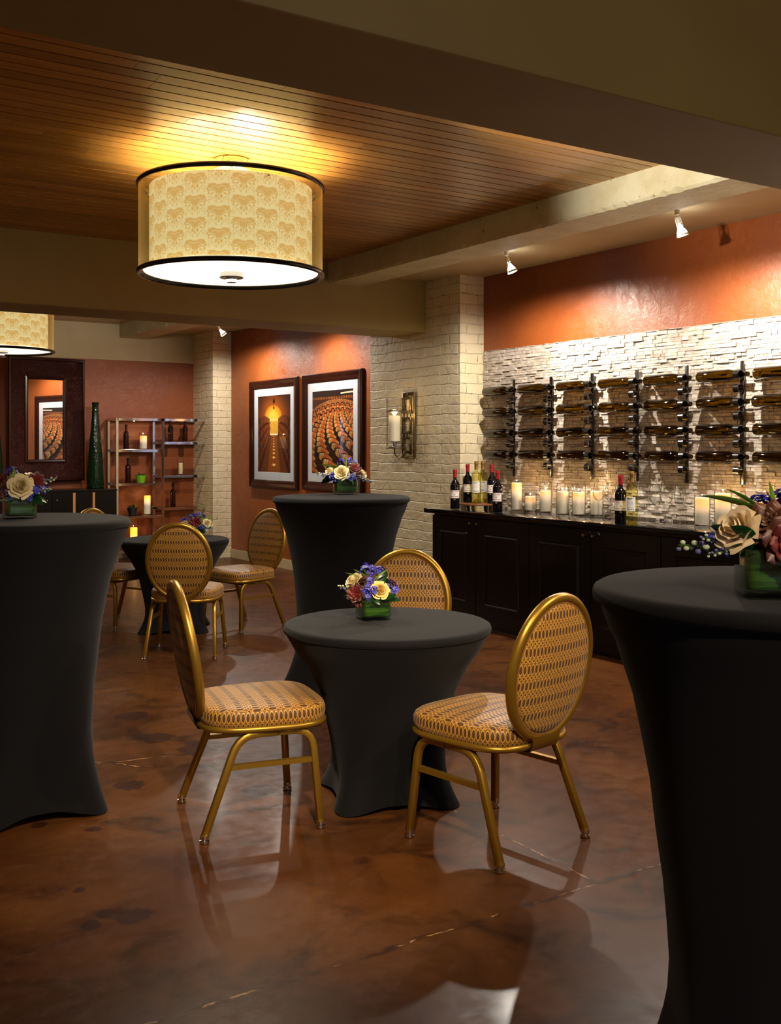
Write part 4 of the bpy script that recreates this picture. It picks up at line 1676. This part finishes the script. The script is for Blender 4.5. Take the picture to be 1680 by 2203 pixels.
pot_plant('small plant in a bright lime green pot on the display shelf', 4.681, LZ[2], pot_green, 1, leaf_dark, .07)
pot_plant('small spiky plant in a black pot on the display shelf', 4.571, LZ[1], pot_black, 0, leaf_g, .10)

# ---------------------------------------------------------------- flowers
petal_cream = M('cream_petal', rgb(240, 224, 176), 0.5)
petal_cream.set('Subsurface Weight', 0.15)
petal_cream.set('Subsurface Radius', (.02, .012, .006))
petal_yellow = M('yellow_petal', rgb(244, 214, 130), 0.5)
petal_yellow.set('Subsurface Weight', 0.15)
petal_yellow.set('Subsurface Radius', (.02, .012, .006))
petal_peach = M('pale_peach_petal', rgb(244, 222, 184), 0.5)
succ_m = M('red_succulent', rough=0.42)
_p = succ_m.xyz('Object')[0]
_rad = (_p[0] * _p[0] + _p[1] * _p[1]).sqrt()
succ_m.set('Base Color', succ_m.mix(_rad.ramp(.3, .95), rgb(122, 38, 40), rgb(96, 58, 48)))
succ_b = M('brown_succulent', rough=0.45)
_p = succ_b.xyz('Object')[0]
_rad = (_p[0] * _p[0] + _p[1] * _p[1]).sqrt()
succ_b.set('Base Color', succ_b.mix(_rad.ramp(.2, .9), rgb(96, 62, 44), rgb(120, 70, 56)))
blue_m = M('blue_petal', rgb(58, 56, 190), 0.5)
blue_l = M('lilac_petal', rgb(120, 116, 208), 0.5)
bud_m = M('bud_pale', rgb(196, 206, 170), 0.5)
bud_v = M('bud_violet', rgb(104, 100, 160), 0.5)
stem_m = M('stem_green', rgb(74, 110, 44), 0.5)
blade_m = M('blade_green', rgb(128, 166, 58), 0.4)
liner_m = M('leaf_liner', rough=0.3)
(_x, _y, _z), _p = liner_m.xyz('Object')
_w = liner_m.noise(liner_m.comb(_x * 1.0, _y * 1.0, _z * 14.0), 9, 3, .5, .6)
liner_m.set('Base Color', liner_m.mix(_w.ramp(.35, .7), rgb(12, 42, 14), rgb(66, 104, 28)))


def rose_mb(seed=0):
    """unit rose (radius about 1) opening along +z"""
    r = random.Random(seed)
    mb = MB()

    def petal(phi, R, H, half, curl, z0, tw=0.0):
        n, m_ = 9, 8
        rows = []
        for i in range(n + 1):
            b = i / n
            row = []
            for j in range(m_ + 1):
                a = -1 + 2 * j / m_
                edge = 1 - .16 * a * a * b
                rad = R * (.40 + .60 * math.sin(min(1, b * 1.15) * PI / 2) ** .9) + curl * R * max(0, b - .62) ** 1.4 * 2.2
                rad *= (1 + .06 * math.sin(3 * a + phi))
                zz = z0 + H * (b * edge) - curl * H * max(0, b - .75) * 1.1
                ang = phi + a * half * (1 - .25 * b * b) + tw * b
                row.append((rad * math.cos(ang), rad * math.sin(ang), zz))
            rows.append(row)
        mb.grid(rows)
    # tight heart
    for k in range(4):
        petal(k * 1.7, .13 + .05 * k, .92, 1.5, .0, .12, .5)
    for k in range(5):
        petal(k * 1.257 + .4, .42, .90, 1.0, .10, .06, .25)
    for k in range(5):
        petal(k * 1.257 + r.random(), .62, .84, .85, .28, .0, .1)
    for k in range(6):
        petal(k * 1.047 + .5 + r.uniform(-.1, .1), .82, .70, .74, .50, -.05)
    for k in range(5):
        petal(k * 1.257 + .2, .92, .50, .72, .75, -.10)
    return mb


def succulent_mb(seed=0):
    mb = MB()
    r = random.Random(seed)
    for ring, (cnt, L, el, wd) in enumerate([(3, .28, 1.32, .15), (5, .44, 1.08, .21), (6, .62, .82, .29), (7, .82, .54, .37), (8, 1.0, .22, .42)]):
        for k in range(cnt):
            a = 2 * PI * k / cnt + ring * .55
            d = Vector((math.cos(a) * math.cos(el), math.sin(a) * math.cos(el), math.sin(el)))
            s = Vector((-math.sin(a), math.cos(a), 0))
            u = d.cross(s) * -1
            n = 12
            topg, botg = [], []
            for i in range(n + 1):
                t = i / n
                w = wd * (math.sin(PI * (.16 + .80 * t)) ** .7) * (.55 + .62 * t) if i < n else .012
                if t > .70:
                    w *= math.sqrt(max(0.02, 1 - ((t - .70) / .32) ** 2))
                c = d * (L * t) + Vector((0, 0, .16 * L * t * t))
                th = .055 * (1 - t * .7)
                topg.append([tuple(c - s * w + u * .05), tuple(c - s * w * .5 + u * .012), tuple(c + u * -.005), tuple(c + s * w * .5 + u * .012), tuple(c + s * w + u * .05)])
                botg.append([tuple(c - s * w + u * .05), tuple(c - s * w * .5 - u * th), tuple(c - u * th * 1.3), tuple(c + s * w * .5 - u * th), tuple(c + s * w + u * .05)])
            mb.grid(topg)
            mb.grid(botg)
    return mb


def delph_mb(seed=0):
    mb = MB()
    r = random.Random(seed)
    for k in range(9):
        c = Vector((r.uniform(-.6, .6), r.uniform(-.6, .6), r.uniform(-.3, .7)))
        d = (c + Vector((0, 0, .35))).normalized()
        q = d.to_track_quat('Z', 'Y').to_matrix().to_4x4()
        T = Matrix.Translation(c) @ q
        mt = 1 if r.random() < .35 else 0
        for j in range(5):
            a = 2 * PI * j / 5 + r.random() * .3
            rows = []
            for i in range(4):
                t = i / 3
                w = .20 * math.sin(PI * (.15 + .72 * t))
                rad, zz = .05 + .36 * t, .10 * t + .16 * t * (1 - t) * 2
                rows.append([(rad * math.cos(a) + o * w * -math.sin(a), rad * math.sin(a) + o * w * math.cos(a), zz + .06 * o * o) for o in (-1, 0, 1)])
            mb.grid(rows, mt, M4=T)
        mb.ball((0, 0, .05), .07, 6, 4, 2, M4=T)
    return mb


def buds_mb(seed=0):
    mb = MB()
    r = random.Random(seed)
    pts = [(0, 0, 0), (.25, .02, .08), (.5, -.02, .12), (.75, .03, .12), (1.0, .0, .08)]
    mb.tube(pts, [.03, .026, .022, .018, .012], 6, mat=2)
    for k in range(15):
        t = .25 + .75 * k / 14
        a = k * 2.4
        c = (t, .10 * math.cos(a) * (1.2 - t * .7), .10 + .10 * math.sin(a) * (1.2 - t * .7))
        mb.tube([(t - .05, 0, .10), c], .010, 5, mat=2)
        mb.ball(c, .048 * (1.25 - .6 * t), 14, 10, mat=0 if r.random() < .6 else 1, sc=(1.2, 1, 1))
    return mb


ROSE = {k: [rose_mb(s).mesh('rose', m_, angle=170) for s in (1, 2)] for k, m_ in (('cream', petal_cream), ('yellow', petal_yellow), ('peach', petal_peach))}
SUCC = {'red': succulent_mb(1).mesh('succulent', succ_m, angle=60), 'brown': succulent_mb(2).mesh('succulent', succ_b, angle=60)}
DELPH = [delph_mb(s).mesh('delphinium', [blue_m, blue_l, bud_m], angle=60) for s in (1, 2, 3)]
BUDS = [buds_mb(s).mesh('bud_spray', [bud_m, bud_v, stem_m], angle=100) for s in (1, 2)]
_lf = MB()
leaf_blade(_lf, (0, 0, 0), (1, 0, .15), 1.0, .26, .25, n=7)
LEAF = _lf.mesh('leaf', leaf_dark, angle=80)
_lf = MB()
leaf_blade(_lf, (0, 0, 0), (1, 0, .25), 1.0, .075, .22, n=9)
BLADE = _lf.mesh('leaf_blade', blade_m, angle=80)


def rsq(s, r, n=6):
    out = []
    for cx, cy, a0 in ((1, 1, 0), (-1, 1, PI / 2), (-1, -1, PI), (1, -1, 3 * PI / 2)):
        for i in range(n + 1):
            a = a0 + PI / 2 * i / n
            out.append((cx * (s - r) + r * math.cos(a), cy * (s - r) + r * math.sin(a)))
    return out


def vase_parts(t, w, h, rz):
    T = rotm('Z', rz)
    s, rd = w / 2, w * .13
    mb = MB()
    rows = []
    for k, z_ in ((.90, 0), (.98, .003), (1.0, .008), (1.0, h), (.965, h), (.955, h - .004), (.955, .014), (.9, .012)):
        rows.append([(x * k, y * k, z_) for x, y in rsq(s, rd)])
    n = len(rows[0])
    mb.grid(rows, closed=True)
    mb.add([(x * .9, y * .9, 0) for x, y in rsq(s, rd)], [tuple(range(n))])
    mb.add([(x * .9, y * .9, .012) for x, y in rsq(s, rd)], [tuple(range(n))])
    vb = mb.build('glass_vase', vase_glass, t, angle=50)
    vb.matrix_local = T
    lb = MB()
    rows = []
    for k in range(7):
        z_ = .016 + (h - .022) * k / 6
        wv = .90 + .02 * math.sin(k * 1.9)
        rows.append([(x * wv, y * wv, z_ + .004 * math.sin(9 * x / s + 4 * y / s)) for x, y in rsq(s, rd)])
    rows.append([(0, 0, h - .008)] * n)
    lb.grid([[(0, 0, .016)] * n] + rows, closed=True)
    l2 = lb.build('leaf_liner', liner_m, t, angle=60)
    l2.matrix_local = T


def place(t, me, nm, pos, size, toward=None, spin=0.0, flat=1.0):
    """put a flower head at pos, its axis along `toward` (default: outwards from the vase mouth)"""
    p = Vector(pos)
    d = Vector(toward) if toward is not None else (p - Vector((0, .01, .05)))
    q = d.to_track_quat('Z', 'Y').to_matrix().to_4x4() @ rotm('Z', spin)
    return obj(nm, me, t, Matrix.Translation(p) @ q @ Matrix.Diagonal((size, size, size * flat, 1)))


def reach(t, me, nm, base, tip, roll=0.0):
    """leaf, blade or spray from base to tip"""
    b, e = Vector(base), Vector(tip)
    d = e - b
    q = d.to_track_quat('X', 'Z').to_matrix().to_4x4() @ rotm('X', roll)
    L = d.length
    return obj(nm, me, t, Matrix.Translation(b) @ q @ Matrix.Diagonal((L, L, L, 1)))


def arrangement(label, loc, face_deg, vw, vh, vrot, items):
    t = thing('flower_arrangement', label, 'flowers', loc, R_(face_deg), 'rose and succulent arrangements')
    vase_parts(t, vw, vh, R_(vrot))
    # bed of leaves and stems that fills the mouth of the vase
    bed = MB()
    rn = random.Random(int(loc[0] * 1000))
    for k in range(26):
        a = rn.uniform(0, 2 * PI)
        e = rn.uniform(.0, 1.0)
        leaf_blade(bed, (.3 * vw * math.cos(a), .3 * vw * math.sin(a), vh - .012), (math.cos(a) * math.cos(e), math.sin(a) * math.cos(e), math.sin(e)), rn.uniform(.035, .07), .011, rn.uniform(0, .02), n=4)
    bed.build('greenery', leaf_dark, t, angle=80)
    i = 0
    for it in items:
        k, i = it[0], i + 1
        if k == 'rose':
            place(t, ROSE[it[1]][i % 2], 'rose', it[2], it[3] * .82, it[4] if len(it) > 4 else None, i * 1.3, .95)
        elif k == 'succ':
            place(t, SUCC[it[1]], 'succulent', it[2], it[3], it[4] if len(it) > 4 else None, i * .8)
        elif k == 'delph':
            place(t, DELPH[i % 3], 'delphinium', it[1], it[2], None, i * 1.1)
        elif k == 'buds':
            reach(t, BUDS[i % 2], 'bud_spray', it[1], it[2], i)
        elif k == 'leaf':
            reach(t, LEAF, 'leaf', it[1], it[2], it[3] if len(it) > 3 else 0.9)
        elif k == 'blade':
            reach(t, BLADE, 'leaf_blade', it[1], it[2], 0.7)
    return t


FR = (0, -1, .45)
arrangement('flowers with yellow and cream roses in a square vase, low centre table', (2.385, 3.815, .72), -32, .128, .100, 20, [
    ('rose', 'cream', (-.078, .0, .160), .040, (-.6, -.35, .8)), ('rose', 'yellow', (.028, -.048, .125), .040, (.25, -1, .6)),
    ('succ', 'red', (-.070, -.045, .115), .046, (-.5, -1, .35)), ('succ', 'brown', (-.045, -.005, .160), .034, (-.2, -.3, 1)), ('succ', 'brown', (-.065, -.040, .085), .034, (-.5, -1, -.3)),
    ('delph', (-.035, .02, .205), .032), ('delph', (.005, .0, .200), .034), ('delph', (-.010, -.04, .165), .026), ('delph', (-.030, -.058, .135), .026), ('delph', (-.003, -.062, .125), .026),
    ('delph', (.030, .03, .195), .03), ('delph', (.088, -.015, .120), .028), ('delph', (.075, .02, .135), .03), ('delph', (-.02, -.06, .105), .022),
    ('succ', 'brown', (.082, .02, .152), .030, (.5, -.2, .8)), ('rose', 'peach', (.05, .05, .15), .03),
    ('blade', (-.02, 0, .15), (-.125, -.01, .198)), ('blade', (-.01, .01, .16), (-.09, .0, .212)), ('blade', (.0, -.02, .16), (.062, -.04, .212)), ('blade', (-.02, .0, .17), (-.06, .01, .228)),
    ('leaf', (.02, .0, .13), (.055, .02, .215)), ('leaf', (.04, -.05, .09), (.098, -.06, .112)), ('leaf', (.05, -.02, .09), (.118, -.03, .085)), ('leaf', (.0, -.06, .10), (.03, -.085, .072)), ('leaf', (.05, .02, .10), (.07, .02, .18)),
    ('buds', (-.04, -.02, .10), (-.148, -.03, .135)), ('buds', (-.04, -.04, .10), (-.11, -.05, .110)), ('leaf', (-.06, -.03, .1), (-.13, -.03, .10))])
arrangement('flowers with one large open cream rose on the left tall table', (1.06, 4.40, 1.165), -14, .122, .090, 8, [
    ('rose', 'cream', (.005, -.055, .128), .050, (.05, -1, .35)), ('rose', 'cream', (.052, .02, .155), .038, (.5, -.2, .8)), ('succ', 'red', (-.075, -.02, .145), .044, (-.5, -.7, .6)), ('succ', 'red', (.062, -.025, .150), .040, (.4, -1, .4)),
    ('succ', 'brown', (-.06, -.04, .12), .036, (-.6, -1, .2)), ('delph', (-.05, -.05, .105), .026), ('delph', (.060, -.05, .112), .028), ('delph', (-.03, .02, .185), .028), ('delph', (.085, -.03, .12), .026), ('delph', (.03, -.065, .085), .02),
    ('delph', (-.10, -.02, .115), .028), ('rose', 'cream', (-.02, .05, .15), .035), ('blade', (-.01, 0, .14), (-.025, -.02, .215)), ('blade', (-.02, -.03, .12), (-.035, -.05, .19)), ('leaf', (.05, -.03, .09), (.105, -.05, .068), .3), ('leaf', (.04, -.03, .09), (.09, -.07, .06)),
    ('leaf', (-.04, -.02, .10), (-.12, -.04, .10)), ('leaf', (-.04, 0, .10), (-.13, 0, .13)), ('buds', (.03, -.02, .12), (.145, -.02, .150)), ('buds', (.03, -.04, .10), (.12, -.04, .115)), ('buds', (-.02, -.05, .08), (-.07, -.08, .08))])
arrangement('flowers in a green-lined vase on the tall table in front of the pictures', (3.30, 5.60, 1.16), -30, .135, .098, 12, [
    ('rose', 'cream', (-.022, -.045, .130), .046, (-.1, -1, .5)), ('rose', 'cream', (-.098, 0, .140), .027, (-.5, -.6, .6)), ('rose', 'cream', (.108, 0, .125), .027, (.8, -.5, .5)), ('succ', 'red', (.055, -.01, .155), .048, (.25, -.7, .7)),
    ('delph', (-.028, .02, .195), .028), ('delph', (.020, .02, .200), .028), ('delph', (.055, .03, .185), .026), ('delph', (-.075, -.04, .110), .028), ('delph', (.022, -.05, .108), .028), ('delph', (.05, -.05, .095), .022),
    ('delph', (-.05, -.05, .09), .022), ('succ', 'brown', (.08, -.03, .115), .03, (.6, -.8, .2)), ('rose', 'peach', (.0, .06, .15), .03), ('blade', (-.02, 0, .15), (-.165, 0, .180)), ('blade', (-.02, 0, .15), (-.09, .0, .20)), ('blade', (.01, 0, .16), (.012, 0, .232)),
    ('buds', (-.05, 0, .11), (-.175, 0, .130)), ('buds', (.05, -.02, .10), (.165, -.02, .068)), ('buds', (.05, -.04, .11), (.135, -.04, .085)), ('leaf', (-.05, -.02, .11), (-.155, -.03, .075)), ('leaf', (-.03, -.04, .10), (-.085, -.06, .065)), ('leaf', (-.01, -.06, .09), (-.02, -.085, .05)), ('leaf', (.03, -.06, .09), (.05, -.085, .06))])
arrangement('flowers with a dark red succulent in the middle, on the far low table', (3.40, 8.20, .72), -22, .115, .072, 30, [
    ('succ', 'red', (-.01, -.055, .105), .052, (-.05, -1, .3)), ('rose', 'cream', (-.095, -.02, .085), .036, (-.6, -.8, .3)), ('rose', 'cream', (.080, -.02, .095), .036, (.5, -.8, .4)), ('rose', 'cream', (.112, .01, .09), .030, (.9, -.4, .3)),
    ('delph', (-.06, .0, .14), .034), ('delph', (.005, .02, .155), .034), ('delph', (-.055, -.045, .065), .032), ('delph', (.05, .01, .145), .032), ('delph', (-.105, .01, .125), .03), ('delph', (.03, -.05, .06), .026), ('delph', (-.03, .04, .15), .03), ('delph', (-.02, -.06, .06), .026),
    ('blade', (-.02, -.02, .12), (-.095, -.02, .185)), ('blade', (.01, -.02, .12), (.055, -.03, .185)), ('blade', (.03, 0, .12), (.14, 0, .145)), ('leaf', (.05, -.02, .07), (.13, -.03, .06)), ('leaf', (-.05, -.03, .07), (-.085, -.05, .02)), ('leaf', (.04, -.05, .07), (.10, -.06, .03)), ('buds', (.04, -.02, .08), (.13, -.03, .045))])
arrangement('large peach rose and dark red succulent in a vase at the right edge', (1.79, 1.346, 1.16), -53, .140, .098, 12, [
    ('rose', 'peach', (-.066, -.03, .128), .048, (-.5, -.75, .5)), ('succ', 'red', (.034, -.070, .112), .062, (.0, -1, .12)), ('succ', 'brown', (-.012, -.02, .145), .05, (-.25, -.8, .7)), ('succ', 'brown', (-.015, -.035, .085), .046, (-.4, -1, -.15)),
    ('delph', (-.028, .02, .178), .028), ('delph', (.014, .02, .192), .030), ('delph', (.04, .03, .19), .03), ('delph', (-.085, -.02, .098), .024), ('delph', (-.11, -.01, .110), .020), ('rose', 'cream', (.03, .06, .16), .035), ('delph', (.08, 0, .17), .03),
    ('blade', (-.02, .0, .165), (-.150, .0, .196)), ('blade', (-.02, .01, .165), (-.098, .01, .212)), ('blade', (.0, 0, .17), (-.012, -.01, .232)), ('blade', (.0, 0, .17), (-.020, 0, .212)), ('leaf', (.02, 0, .18), (.06, .0, .22)),
    ('leaf', (-.07, -.03, .115), (-.122, -.03, .142)), ('leaf', (-.035, -.06, .112), (-.082, -.075, .146)), ('leaf', (-.03, -.05, .092), (-.080, -.06, .108)), ('leaf', (-.02, -.05, .09), (-.068, -.06, .088)), ('buds', (-.04, -.02, .10), (-.186, -.02, .102)), ('buds', (-.05, -.04, .11), (-.128, -.05, .090)), ('buds', (-.05, -.02, .11), (-.14, -.02, .12))])
